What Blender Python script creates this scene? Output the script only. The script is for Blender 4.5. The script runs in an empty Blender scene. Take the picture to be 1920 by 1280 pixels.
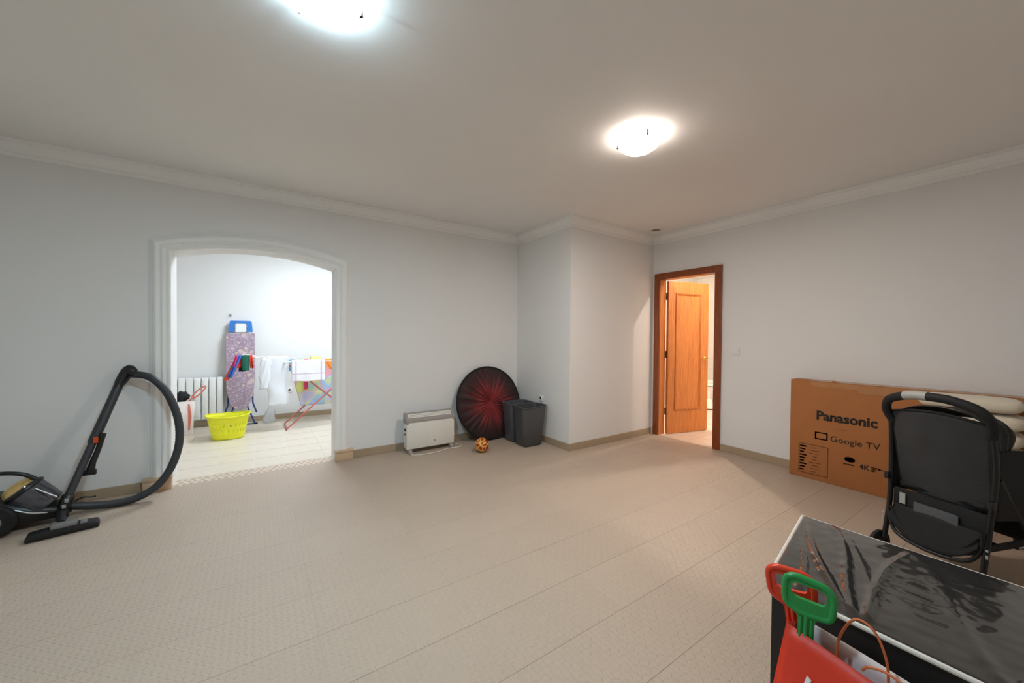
import bpy, bmesh, math, random
from mathutils import Vector, Matrix, noise
random.seed(7)
PI = math.pi
scene = bpy.context.scene
C = scene.collection

# ------------------------------------------------------------------ camera, world, exposure
CAM_H = 1.2696
cam_d = bpy.data.cameras.new('camera')
cam_d.sensor_width = 36.0
cam_d.lens = 704.96 / 1920 * 36.0
cam_d.clip_start = 0.02
cam = bpy.data.objects.new('camera', cam_d)
C.objects.link(cam)
_y, _p, _r = .5938, -.0136, .0093
_f = Vector((math.sin(_y) * math.cos(_p), math.cos(_y) * math.cos(_p), math.sin(_p)))
_rt = Vector((math.cos(_y), -math.sin(_y), 0))
_up = _rt.cross(_f)
_rt, _up = _rt * math.cos(_r) + _up * math.sin(_r), -_rt * math.sin(_r) + _up * math.cos(_r)
cam.matrix_world = Matrix(((_rt.x, _up.x, -_f.x, 0), (_rt.y, _up.y, -_f.y, 0), (_rt.z, _up.z, -_f.z, CAM_H), (0, 0, 0, 1)))
scene.camera = cam
w = bpy.data.worlds.new('world'); scene.world = w
w.use_nodes = True
w.node_tree.nodes['Background'].inputs[0].default_value = (.5, .55, .6, 1)
w.node_tree.nodes['Background'].inputs[1].default_value = 0.05
scene.view_settings.view_transform = 'Standard'
scene.view_settings.look = 'None'
scene.view_settings.gamma = 1
scene.view_settings.exposure = 0.66
scene.cycles.use_denoising = True
scene.cycles.max_bounces = 5
scene.cycles.diffuse_bounces = 4
scene.cycles.glossy_bounces = 2
scene.cycles.caustics_reflective = False
scene.cycles.caustics_refractive = False
scene.cycles.use_adaptive_sampling = True
scene.cycles.adaptive_threshold = .06
scene.cycles.adaptive_min_samples = 24
COOL = (.61, .86, 1.0)
WARM = (1.0, .86, .765)
LAUNDRY = (.80, .90, 1.0)
BATH = (1.0, .87, .74)
P_LAMP1, P_LAMP2, P_LAUNDRY, P_BATH_A, P_BATH_B = 22.0, 18.0, 35, 62, 22
HALO1, HALO2 = 1.7, .8
SHADE = 5.5

# ------------------------------------------------------------------ room numbers (metres)
H = 2.6
YA, XR, YP, XP = 4.1316, 4.3444, 3.0976, 2.8702
XL, YB = -2.05, -.93
YA2 = 4.35                     # laundry side of the arch wall
YL = 6.62                      # laundry back wall
AL, AR, ZS = -.588, .641, 1.930
RISE = .09

# ------------------------------------------------------------------ helpers
def lin(c):
    def f(v):
        v /= 255.
        return v / 12.92 if v <= .04045 else ((v + .055) / 1.055) ** 2.4
    return (f(c[0]), f(c[1]), f(c[2]), 1)

def newmat(name):
    m = bpy.data.materials.new(name); m.use_nodes = True
    nt = m.node_tree
    return m, nt, nt.nodes['Principled BSDF']

def N(nt, kind, **kw):
    n = nt.nodes.new(kind)
    for k, v in kw.items():
        setattr(n, k, v)
    return n

def mat(name, col, rough=.6, metal=0., var=.06, scale=18., bump=0., bscale=None, spec=.5, coat=0., sheen=0., trans=0.):
    m, nt, b = newmat(name)
    c = lin(col)
    tc = N(nt, 'ShaderNodeTexCoord')
    nz = N(nt, 'ShaderNodeTexNoise'); nz.inputs['Scale'].default_value = scale; nz.inputs['Detail'].default_value = 3
    nt.links.new(tc.outputs['Object'], nz.inputs['Vector'])
    mx = N(nt, 'ShaderNodeMix', data_type='RGBA')
    mx.inputs[6].default_value = tuple(max(0, v * (1 - var)) for v in c[:3]) + (1,)
    mx.inputs[7].default_value = tuple(min(1, v * (1 + var)) for v in c[:3]) + (1,)
    nt.links.new(nz.outputs['Fac'], mx.inputs[0])
    nt.links.new(mx.outputs[2], b.inputs['Base Color'])
    b.inputs['Roughness'].default_value = rough
    b.inputs['Metallic'].default_value = metal
    b.inputs['Specular IOR Level'].default_value = spec
    b.inputs['Coat Weight'].default_value = coat
    b.inputs['Sheen Weight'].default_value = sheen
    if trans:
        b.inputs['Transmission Weight'].default_value = trans
    if bump:
        n2 = N(nt, 'ShaderNodeTexNoise'); n2.inputs['Scale'].default_value = bscale or scale * 4
        n2.inputs['Detail'].default_value = 4
        nt.links.new(tc.outputs['Object'], n2.inputs['Vector'])
        bp = N(nt, 'ShaderNodeBump'); bp.inputs['Strength'].default_value = bump; bp.inputs['Distance'].default_value = .01
        nt.links.new(n2.outputs['Fac'], bp.inputs['Height'])
        nt.links.new(bp.outputs['Normal'], b.inputs['Normal'])
    return m

def mth(nt, op, a, b=None):
    n = N(nt, 'ShaderNodeMath', operation=op)
    for i, v in enumerate((a, b)):
        if v is None: continue
        if isinstance(v, (int, float)): n.inputs[i].default_value = v
        else: nt.links.new(v, n.inputs[i])
    return n.outputs[0]

WM = {}
def thing(name, label, cat, loc=(0, 0, 0), rotz=0, group=None):
    o = bpy.data.objects.new(name, None); C.objects.link(o)
    o.empty_display_size = .05
    o.location = loc; o.rotation_euler = (0, 0, rotz)
    o['label'] = label; o['category'] = cat
    if group: o['group'] = group
    WM[o] = Matrix.Translation(loc) @ Matrix.Rotation(rotz, 4, 'Z')
    return o

def tag(o, label, cat, group=None):
    o['label'] = label; o['category'] = cat
    if group: o['group'] = group
    return o

def finish(me, smooth):
    if smooth:
        me.polygons.foreach_set('use_smooth', [True] * len(me.polygons))
        me.set_sharp_from_angle(angle=math.radians(smooth))

def obj(name, bm, m, parent=None, smooth=35, local=False, label=None, solid=0, sub=0, recalc=True):
    if recalc:
        bmesh.ops.recalc_face_normals(bm, faces=bm.faces[:])
    if parent is not None:
        if not local: bm.transform(WM[parent].inverted())
    me = bpy.data.meshes.new(name); bm.to_mesh(me); bm.free()
    finish(me, smooth)
    o = bpy.data.objects.new(name, me); C.objects.link(o)
    if m: me.materials.append(m)
    if parent is not None:
        o.parent = parent; WM[o] = WM[parent]
    else:
        WM[o] = Matrix.Identity(4)
    if label: o['label'] = label
    if sub:
        md = o.modifiers.new('smooth', 'SUBSURF'); md.levels = sub; md.render_levels = sub
    if solid:
        md = o.modifiers.new('thick', 'SOLIDIFY'); md.thickness = solid; md.offset = 0
    return o

def recentre(o, base):
    """give a one-mesh thing an origin at its base"""
    b = Vector(base)
    o.data.transform(Matrix.Translation(-b)); o.location = b
    WM[o] = Matrix.Translation(b)
    return o

def struct(name, bm, m, smooth=35, parent=None):
    o = obj(name, bm, m, parent, smooth)
    if parent is None: o['kind'] = 'structure'
    return o

def BM(): return bmesh.new()

def box(bm, x0, x1, y0, y1, z0, z1, bev=0, seg=2):
    t = bmesh.new()
    bmesh.ops.create_cube(t, size=1)
    t.transform(Matrix.Translation(((x0 + x1) / 2, (y0 + y1) / 2, (z0 + z1) / 2)) @ Matrix.Diagonal((abs(x1 - x0), abs(y1 - y0), abs(z1 - z0), 1)))
    if bev: bmesh.ops.bevel(t, geom=t.edges[:], offset=bev, segments=seg, profile=.5, affect='EDGES')
    merge(bm, t); return bm

def merge(bm, t, mx=None):
    if mx is not None: t.transform(mx)
    me = bpy.data.meshes.new('tmp'); t.to_mesh(me); t.free()
    bm.from_mesh(me); bpy.data.meshes.remove(me)

def bx(*a, **k): return box(BM(), *a, **k)

def tube(bm, pts, rad, seg=12, cap=True, closed=False):
    pts = [Vector(p) for p in pts]; n = len(pts)
    rads = rad if isinstance(rad, (list, tuple)) else [rad] * n
    tang = []
    for i in range(n):
        if closed: t = pts[(i + 1) % n] - pts[i - 1]
        elif i == 0: t = pts[1] - pts[0]
        elif i == n - 1: t = pts[-1] - pts[-2]
        else: t = (pts[i + 1] - pts[i]).normalized() + (pts[i] - pts[i - 1]).normalized()
        tang.append(t.normalized())
    up = Vector((0, 0, 1))
    if abs(tang[0].dot(up)) > .9: up = Vector((1, 0, 0))
    nrm = (up - tang[0] * up.dot(tang[0])).normalized()
    rings = []
    for i in range(n):
        nrm = (nrm - tang[i] * nrm.dot(tang[i]))
        nrm = nrm.normalized() if nrm.length > 1e-6 else tang[i].orthogonal().normalized()
        bi = tang[i].cross(nrm)
        rings.append([bm.verts.new(pts[i] + (nrm * math.cos(2 * PI * k / seg) + bi * math.sin(2 * PI * k / seg)) * rads[i]) for k in range(seg)])
    for i in range(n if closed else n - 1):
        a, b = rings[i], rings[(i + 1) % n]
        for k in range(seg):
            bm.faces.new((a[k], a[(k + 1) % seg], b[(k + 1) % seg], b[k]))
    if cap and not closed:
        bm.faces.new(rings[0][::-1]); bm.faces.new(rings[-1])
    return bm

def spline(pts, n=8):
    """Catmull-Rom through pts"""
    P = [Vector(p) for p in pts]; out = []
    for i in range(len(P) - 1):
        p0 = P[max(i - 1, 0)]; p1 = P[i]; p2 = P[i + 1]; p3 = P[min(i + 2, len(P) - 1)]
        for k in range(n):
            t = k / n
            out.append(.5 * ((2 * p1) + (p2 - p0) * t + (2 * p0 - 5 * p1 + 4 * p2 - p3) * t * t + (3 * p1 - p0 - 3 * p2 + p3) * t ** 3))
    out.append(P[-1]); return out

def lathe(bm, prof, seg=32, mx=None, caps=True):
    """prof: (r,z) list, about z"""
    t = bmesh.new(); rings = []
    for r, z in prof:
        if r < 1e-5: rings.append([t.verts.new((0, 0, z))])
        else: rings.append([t.verts.new((r * math.cos(2 * PI * k / seg), r * math.sin(2 * PI * k / seg), z)) for k in range(seg)])
    for a, b in zip(rings[:-1], rings[1:]):
        for k in range(seg):
            k2 = (k + 1) % seg
            if len(a) == 1 and len(b) == 1: continue
            if len(a) == 1: t.faces.new((a[0], b[k2], b[k]))
            elif len(b) == 1: t.faces.new((a[k], a[k2], b[0]))
            else: t.faces.new((a[k], a[k2], b[k2], b[k]))
    if caps:
        for rg, rev in ((rings[0], True), (rings[-1], False)):
            if len(rg) > 2: t.faces.new(rg[::-1] if rev else rg)
    merge(bm, t, mx); return bm

def prism(bm, outline, d0, d1, plane='XZ', bev=0):
    """closed 2D outline extruded between d0 and d1 along the third axis"""
    def P(a, b, d):
        return {'XZ': (a, d, b), 'YZ': (d, a, b), 'XY': (a, b, d)}[plane]
    t = bmesh.new()
    v0 = [t.verts.new(P(a, b, d0)) for a, b in outline]
    v1 = [t.verts.new(P(a, b, d1)) for a, b in outline]
    n = len(outline)
    f0 = t.faces.new(v0); f1 = t.faces.new(v1[::-1])
    for i in range(n):
        t.faces.new((v0[i], v0[(i + 1) % n], v1[(i + 1) % n], v1[i]))
    bmesh.ops.recalc_face_normals(t, faces=t.faces[:])
    if bev:
        bmesh.ops.bevel(t, geom=[e for e in t.edges if len(e.link_faces) == 2 and e.calc_face_angle(0) > .6], offset=bev, segments=2, profile=.5, affect='EDGES')
    bmesh.ops.triangulate(t, faces=[f for f in t.faces if len(f.verts) > 4])
    merge(bm, t); return bm

def grid(bm, fn, nu, nv, closed_u=False, skip=None):
    vs = [[bm.verts.new(fn(i / (nu if closed_u else nu - 1), j / (nv - 1))) for i in range(nu)] for j in range(nv)]
    for j in range(nv - 1):
        for i in range(nu if closed_u else nu - 1):
            if skip and skip(i, j): continue
            i2 = (i + 1) % nu
            bm.faces.new((vs[j][i], vs[j][i2], vs[j + 1][i2], vs[j + 1][i]))
    return bm

def loft(bm, rings, cap0=True, cap1=True):
    vs = [[bm.verts.new(p) for p in r] for r in rings]
    n = len(vs[0])
    for a, b in zip(vs[:-1], vs[1:]):
        for k in range(n): bm.faces.new((a[k], a[(k + 1) % n], b[(k + 1) % n], b[k]))
    if cap0: bm.faces.new(vs[0][::-1])
    if cap1: bm.faces.new(vs[-1])
    return bm

def rrect(cx, cy, hx, hy, r, z=0, n=5):
    out = []
    for sx, sy, a0 in ((1, 1, 0), (-1, 1, 90), (-1, -1, 180), (1, -1, 270)):
        for k in range(n + 1):
            a = math.radians(a0 + 90 * k / n)
            out.append(Vector((cx + sx * (hx - r) + r * math.cos(a), cy + sy * (hy - r) + r * math.sin(a), z)))
    return out

def axis_mx(p, d):
    """matrix that carries +z to direction d at p"""
    return Matrix.Translation(p) @ Vector(d).to_track_quat('Z', 'Y').to_matrix().to_4x4()

def text_bm(s, width, height=None, offset=0., spacing=1.0):
    cu = bpy.data.curves.new('lettering', 'FONT'); cu.body = s; cu.size = 1; cu.offset = offset; cu.resolution_u = 3
    cu.space_character = spacing; cu.fill_mode = 'FRONT'
    o = bpy.data.objects.new('lettering', cu); C.objects.link(o)
    dg = bpy.context.evaluated_depsgraph_get(); dg.update()
    me = bpy.data.meshes.new_from_object(o.evaluated_get(dg))
    bpy.data.objects.remove(o); bpy.data.curves.remove(cu)
    bm = BM(); bm.from_mesh(me); bpy.data.meshes.remove(me)
    xs = [v.co.x for v in bm.verts]; ys = [v.co.y for v in bm.verts]
    x0, x1, y0, y1 = min(xs), max(xs), min(ys), max(ys)
    sx = width / (x1 - x0); sy = height / (y1 - y0) if height else sx
    bm.transform(Matrix.Diagonal((sx, sy, 1, 1)) @ Matrix.Translation((-x0, 0, 0)))
    return bm

# ------------------------------------------------------------------ materials
def paint(name, col, bump=.05):
    m, nt, b = newmat(name)
    g = N(nt, 'ShaderNodeNewGeometry')
    n1 = N(nt, 'ShaderNodeTexNoise'); n1.inputs['Scale'].default_value = 1.4; n1.inputs['Detail'].default_value = 3
    nt.links.new(g.outputs['Position'], n1.inputs['Vector'])
    mx = N(nt, 'ShaderNodeMix', data_type='RGBA'); c = lin(col)
    mx.inputs[6].default_value = tuple(v * .97 for v in c[:3]) + (1,); mx.inputs[7].default_value = tuple(min(1, v * 1.02) for v in c[:3]) + (1,)
    nt.links.new(n1.outputs['Fac'], mx.inputs[0]); nt.links.new(mx.outputs[2], b.inputs['Base Color'])
    n2 = N(nt, 'ShaderNodeTexNoise'); n2.inputs['Scale'].default_value = 90; n2.inputs['Detail'].default_value = 2
    nt.links.new(g.outputs['Position'], n2.inputs['Vector'])
    bp = N(nt, 'ShaderNodeBump'); bp.inputs['Strength'].default_value = bump; bp.inputs['Distance'].default_value = .004
    nt.links.new(n2.outputs['Fac'], bp.inputs['Height']); nt.links.new(bp.outputs['Normal'], b.inputs['Normal'])
    b.inputs['Roughness'].default_value = .7; b.inputs['Specular IOR Level'].default_value = .3
    return m

def tread(name, col):
    """beige floor covering pressed with small alternating slanted bars"""
    m, nt, b = newmat(name)
    g = N(nt, 'ShaderNodeNewGeometry'); sp = N(nt, 'ShaderNodeSeparateXYZ')
    nt.links.new(g.outputs['Position'], sp.inputs[0])
    p = .026
    u = mth(nt, 'DIVIDE', sp.outputs[0], p); v = mth(nt, 'DIVIDE', sp.outputs[1], p)
    fu = mth(nt, 'FLOOR', u); fv = mth(nt, 'FLOOR', v)
    a = mth(nt, 'SUBTRACT', mth(nt, 'SUBTRACT', u, fu), .5); bb = mth(nt, 'SUBTRACT', mth(nt, 'SUBTRACT', v, fv), .5)
    par = mth(nt, 'FLOORED_MODULO', mth(nt, 'ADD', fu, fv), 2)
    sg = mth(nt, 'SUBTRACT', 1, mth(nt, 'MULTIPLY', par, 2))
    b2 = mth(nt, 'MULTIPLY', bb, sg)
    al = mth(nt, 'ABSOLUTE', mth(nt, 'ADD', a, b2)); ac = mth(nt, 'ABSOLUTE', mth(nt, 'SUBTRACT', a, b2))
    d = mth(nt, 'MAXIMUM', mth(nt, 'DIVIDE', al, .62), mth(nt, 'DIVIDE', ac, .24))
    mr = N(nt, 'ShaderNodeMapRange', interpolation_type='SMOOTHSTEP')
    mr.inputs['From Min'].default_value = .55; mr.inputs['From Max'].default_value = 1.15
    mr.inputs['To Min'].default_value = 1; mr.inputs['To Max'].default_value = 0
    nt.links.new(d, mr.inputs['Value'])
    nz = N(nt, 'ShaderNodeTexNoise'); nz.inputs['Scale'].default_value = 120; nz.inputs['Detail'].default_value = 3
    nt.links.new(g.outputs['Position'], nz.inputs['Vector'])
    hgt = mth(nt, 'ADD', mr.outputs[0], mth(nt, 'MULTIPLY', nz.outputs['Fac'], .7))
    bp = N(nt, 'ShaderNodeBump'); bp.inputs['Strength'].default_value = .6; bp.inputs['Distance'].default_value = .0024
    nt.links.new(hgt, bp.inputs['Height']); nt.links.new(bp.outputs['Normal'], b.inputs['Normal'])
    n1 = N(nt, 'ShaderNodeTexNoise'); n1.inputs['Scale'].default_value = 2.2; n1.inputs['Detail'].default_value = 4
    nt.links.new(g.outputs['Position'], n1.inputs['Vector'])
    oi = N(nt, 'ShaderNodeObjectInfo')
    f = mth(nt, 'ADD', mth(nt, 'MULTIPLY', n1.outputs['Fac'], .7), mth(nt, 'MULTIPLY', oi.outputs['Random'], .3))
    mx = N(nt, 'ShaderNodeMix', data_type='RGBA'); c = lin(col)
    mx.inputs[6].default_value = tuple(x * .93 for x in c[:3]) + (1,); mx.inputs[7].default_value = tuple(x * 1.05 for x in c[:3]) + (1,)
    nt.links.new(f, mx.inputs[0]); nt.links.new(mx.outputs[2], b.inputs['Base Color'])
    b.inputs['Roughness'].default_value = .48; b.inputs['Specular IOR Level'].default_value = .35
    return m

def wood(name, c1, c2, rough=.35, sc=(18, 18, 1.2)):
    m, nt, b = newmat(name)
    tc = N(nt, 'ShaderNodeTexCoord'); mp = N(nt, 'ShaderNodeMapping'); mp.inputs['Scale'].default_value = sc
    nt.links.new(tc.outputs['Object'], mp.inputs[0])
    nz = N(nt, 'ShaderNodeTexNoise'); nz.inputs['Scale'].default_value = 3; nz.inputs['Detail'].default_value = 6; nz.inputs['Distortion'].default_value = 1.2
    nt.links.new(mp.outputs[0], nz.inputs['Vector'])
    cr = N(nt, 'ShaderNodeValToRGB'); cr.color_ramp.elements[0].position = .32; cr.color_ramp.elements[1].position = .7
    cr.color_ramp.elements[0].color = lin(c1); cr.color_ramp.elements[1].color = lin(c2)
    nt.links.new(nz.outputs['Fac'], cr.inputs[0]); nt.links.new(cr.outputs[0], b.inputs['Base Color'])
    b.inputs['Roughness'].default_value = rough; b.inputs['Coat Weight'].default_value = .15
    return m

def glow(name, col, strength):
    m, nt, b = newmat(name)
    b.inputs['Base Color'].default_value = (.9, .9, .9, 1); b.inputs['Roughness'].default_value = .3
    b.inputs['Emission Color'].default_value = col + (1,); b.inputs['Emission Strength'].default_value = strength
    return m

M = {}
M['wall'] = paint('white_wall_paint', (239, 238, 236))
M['ceil'] = paint('white_ceiling_paint', (246, 244, 241))
M['trim'] = paint('white_gloss_trim', (251, 250, 247), .02)
M['floor'] = tread('embossed_beige_floor', (187, 168, 150))
M['joint'] = mat('dark_floor_joint', (158, 140, 118), .9)
M['ltile'] = mat('beige_floor_tile', (222, 210, 192), .35, var=.08, scale=3, bump=.05, bscale=30)
M['grout'] = mat('pale_grout', (236, 230, 220), .9)
M['base'] = mat('tan_stone_skirting', (176, 156, 130), .45, var=.1, scale=8)
M['stone'] = mat('beige_stone_block', (214, 184, 150), .5, var=.12, scale=14)
M['mosaic_a'] = mat('rose_mosaic', (196, 170, 150), .5, var=.2, scale=30)
M['mosaic_b'] = mat('cream_mosaic', (226, 214, 196), .5, var=.1, scale=30)
M['casing'] = wood('shaded_cherry_wood', (126, 58, 22), (160, 80, 34))  # cherry tone with the weaker light on the casing painted in as darker brown
M['leaf'] = wood('honey_oak_wood', (190, 108, 44), (218, 138, 68))
M['leafdark'] = wood('oak_moulding', (174, 94, 34), (204, 124, 56))
M['brass'] = mat('brass', (212, 170, 90), .25, 1)
M['darkmetal'] = mat('dark_bronze', (66, 42, 30), .4, .8)
M['black'] = mat('black_plastic', (24, 24, 25), .38, var=.2)
M['blackmatte'] = mat('black_rubber', (20, 20, 21), .7, var=.2)
M['hose'] = mat('charcoal_hose', (52, 54, 58), .5, var=.1)
M['grey'] = mat('grey_plastic', (120, 118, 116), .45)
M['silver'] = mat('silver_plastic', (196, 198, 200), .3, .6)
M['gold'] = mat('gold_plastic', (222, 190, 120), .3, .5, var=.25, scale=30)
M['smoke'] = mat('smoked_dust_cup', (74, 74, 80), .12, var=.2, coat=.4)
M['orange'] = mat('orange_plastic', (206, 82, 32), .4)
M['white'] = mat('white_plastic', (240, 240, 236), .35, var=.02)
M['heater'] = mat('white_enamel', (236, 232, 222), .35, var=.02)
M['hgrey'] = mat('taupe_plastic', (160, 152, 146), .45)
M['bin'] = mat('charcoal_bin_plastic', (78, 79, 80), .42, var=.1, bump=.1, bscale=200)
M['bin2'] = mat('slate_bin_plastic', (84, 86, 90), .4, var=.1, bump=.1, bscale=200)
M['card'] = mat('brown_cardboard', (176, 112, 62), .8, var=.08, scale=7, bump=.1, bscale=60)
M['tape'] = mat('tan_packing_tape', (186, 130, 82), .25, var=.12, scale=20)
M['ink'] = mat('black_ink', (34, 26, 24), .7)
M['inkbrown'] = mat('brown_ink', (156, 98, 52), .8)
M['inkgreen'] = mat('dark_green_ink', (52, 76, 56), .7)
M['inkyellow'] = mat('ochre_ink', (176, 128, 28), .7)
M['cream'] = mat('cream_fabric', (232, 220, 198), .9, var=.05, bump=.3, bscale=150, sheen=.3)
M['mesh'] = mat('black_mesh_fabric', (48, 48, 49), .75, var=.25, scale=6, bump=.25, bscale=320, sheen=.1)
M['canopy'] = mat('black_canopy_fabric', (24, 24, 25), .8, var=.25, bump=.25, bscale=240)
M['gripgrey'] = mat('grey_grip', (170, 170, 164), .5)
M['red'] = mat('red_paper', (226, 56, 28), .5, var=.05)
M['redplastic'] = mat('red_toy_plastic', (226, 62, 34), .3, var=.03)
M['green'] = mat('green_toy_plastic', (34, 146, 72), .3, var=.04)
M['paperwhite'] = mat('white_bag_lining', (224, 212, 210), .7)
M['cord'] = mat('orange_paper_cord', (206, 112, 66), .7)
M['white_edge'] = mat('white_foam_edge', (226, 222, 212), .6)
M['boxblack'] = mat('black_side_panel', (14, 14, 15), .5)
M['rad'] = mat('white_radiator_enamel', (244, 244, 240), .35, var=.01)
M['blue'] = mat('blue_plastic', (44, 122, 206), .4)
M['bluemetal'] = mat('blue_painted_tube', (40, 70, 130), .35, .2)
M['yellow'] = mat('yellow_basket_plastic', (238, 236, 42), .35, var=.02)
M['rackred'] = mat('salmon_painted_tube', (196, 104, 96), .4, .1)
M['shirt'] = mat('white_cotton', (228, 229, 233), .9, var=.02, bump=.15, bscale=120)
M['bagpale'] = mat('pale_paper_bag', (236, 224, 216), .7)
M['salmon'] = mat('salmon_plastic', (228, 120, 104), .4)
M['tub'] = mat('white_ceramic', (246, 244, 240), .15, var=.01)
M['btile'] = mat('white_wall_tile', (218, 213, 205), .2, var=.03, scale=5)
M['btilefl'] = mat('rose_beige_floor_tile', (226, 206, 188), .35, var=.05, scale=5)
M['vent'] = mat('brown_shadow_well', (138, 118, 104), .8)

def film(name):
    m, nt, b = newmat(name)
    tc = N(nt, 'ShaderNodeTexCoord'); mp = N(nt, 'ShaderNodeMapping')
    mp.inputs['Scale'].default_value = (9, 3.2, 3); mp.inputs['Rotation'].default_value = (0, 0, .55)
    nt.links.new(tc.outputs['Object'], mp.inputs[0])
    nz = N(nt, 'ShaderNodeTexNoise'); nz.inputs['Scale'].default_value = 2.2; nz.inputs['Detail'].default_value = 5; nz.inputs['Distortion'].default_value = .6
    nt.links.new(mp.outputs[0], nz.inputs['Vector'])
    bp = N(nt, 'ShaderNodeBump'); bp.inputs['Strength'].default_value = .25; bp.inputs['Distance'].default_value = .006
    nt.links.new(nz.outputs['Fac'], bp.inputs['Height']); nt.links.new(bp.outputs['Normal'], b.inputs['Normal'])
    b.inputs['Base Color'].default_value = lin((38, 37, 36)); b.inputs['Roughness'].default_value = .22
    b.inputs['Coat Weight'].default_value = 1.; b.inputs['Coat Roughness'].default_value = .06
    return m
M['film'] = film('black_plastic_film')

def pleat_mat():
    m, nt, b = newmat('maroon_pleated_velvet')
    tc = N(nt, 'ShaderNodeTexCoord'); sp = N(nt, 'ShaderNodeSeparateXYZ')
    nt.links.new(tc.outputs['Object'], sp.inputs[0])
    r = mth(nt, 'SQRT', mth(nt, 'ADD', mth(nt, 'POWER', sp.outputs[0], 2), mth(nt, 'POWER', sp.outputs[1], 2)))
    an = mth(nt, 'ARCTAN2', sp.outputs[1], sp.outputs[0])
    cb = N(nt, 'ShaderNodeCombineXYZ')
    nt.links.new(mth(nt, 'MULTIPLY', mth(nt, 'COSINE', an), 4.5), cb.inputs[0]); nt.links.new(mth(nt, 'MULTIPLY', mth(nt, 'SINE', an), 4.5), cb.inputs[1])
    nt.links.new(mth(nt, 'MULTIPLY', r, 1.2), cb.inputs[2])
    nz = N(nt, 'ShaderNodeTexNoise'); nz.inputs['Scale'].default_value = 2.4; nz.inputs['Detail'].default_value = 4
    nt.links.new(cb.outputs[0], nz.inputs['Vector'])
    k = mth(nt, 'ADD', mth(nt, 'DIVIDE', r, .45), mth(nt, 'MULTIPLY', mth(nt, 'SUBTRACT', nz.outputs['Fac'], .5), 1.3))
    cr = N(nt, 'ShaderNodeValToRGB'); e = cr.color_ramp.elements
    e[0].position = .05; e[0].color = lin((158, 48, 52)); e[1].position = .95; e[1].color = lin((26, 12, 12))
    x = e.new(.35); x.color = lin((132, 36, 36)); x = e.new(.62); x.color = lin((70, 20, 20))
    nt.links.new(k, cr.inputs[0]); nt.links.new(cr.outputs[0], b.inputs['Base Color'])
    b.inputs['Roughness'].default_value = .7; b.inputs['Sheen Weight'].default_value = .15
    return m
M['pleat'] = pleat_mat()

def ball_mat():
    m, nt, b = newmat('orange_yellow_spotted_rubber')
    tc = N(nt, 'ShaderNodeTexCoord')
    vo = N(nt, 'ShaderNodeTexVoronoi', feature='DISTANCE_TO_EDGE'); vo.inputs['Scale'].default_value = 22
    nt.links.new(tc.outputs['Object'], vo.inputs['Vector'])
    cr = N(nt, 'ShaderNodeValToRGB'); e = cr.color_ramp.elements
    e[0].position = .05; e[0].color = lin((240, 190, 96)); e[1].position = .12; e[1].color = lin((176, 62, 20))
    x = e.new(.4); x.color = lin((150, 40, 16))
    nt.links.new(vo.outputs['Distance'], cr.inputs[0]); nt.links.new(cr.outputs[0], b.inputs['Base Color'])
    b.inputs['Roughness'].default_value = .35
    return m
M['ball'] = ball_mat()

def patches(name, cols, scale, stripes=None):
    m, nt, b = newmat(name)
    tc = N(nt, 'ShaderNodeTexCoord')
    nz = N(nt, 'ShaderNodeTexVoronoi', feature='SMOOTH_F1'); nz.inputs['Scale'].default_value = scale; nz.inputs['Smoothness'].default_value = .6
    nt.links.new(tc.outputs['Object'], nz.inputs['Vector'])
    sp = N(nt, 'ShaderNodeSeparateColor'); nt.links.new(nz.outputs['Color'], sp.inputs[0])
    cr = N(nt, 'ShaderNodeValToRGB'); cr.color_ramp.interpolation = 'EASE'
    e = cr.color_ramp.elements
    e[0].position = 0; e[0].color = lin(cols[0]); e[1].position = 1 / len(cols); e[1].color = lin(cols[1])
    for i in range(2, len(cols)):
        x = e.new(i / len(cols)); x.color = lin(cols[i])
    nt.links.new(sp.outputs[0], cr.inputs[0]); nt.links.new(cr.outputs[0], b.inputs['Base Color'])
    b.inputs['Roughness'].default_value = .9
    return m
M['beach'] = patches('bright_patchwork_towelling', [(120, 178, 216), (206, 212, 120), (232, 160, 176), (150, 190, 226), (214, 214, 150), (196, 190, 220)], 7)

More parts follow.
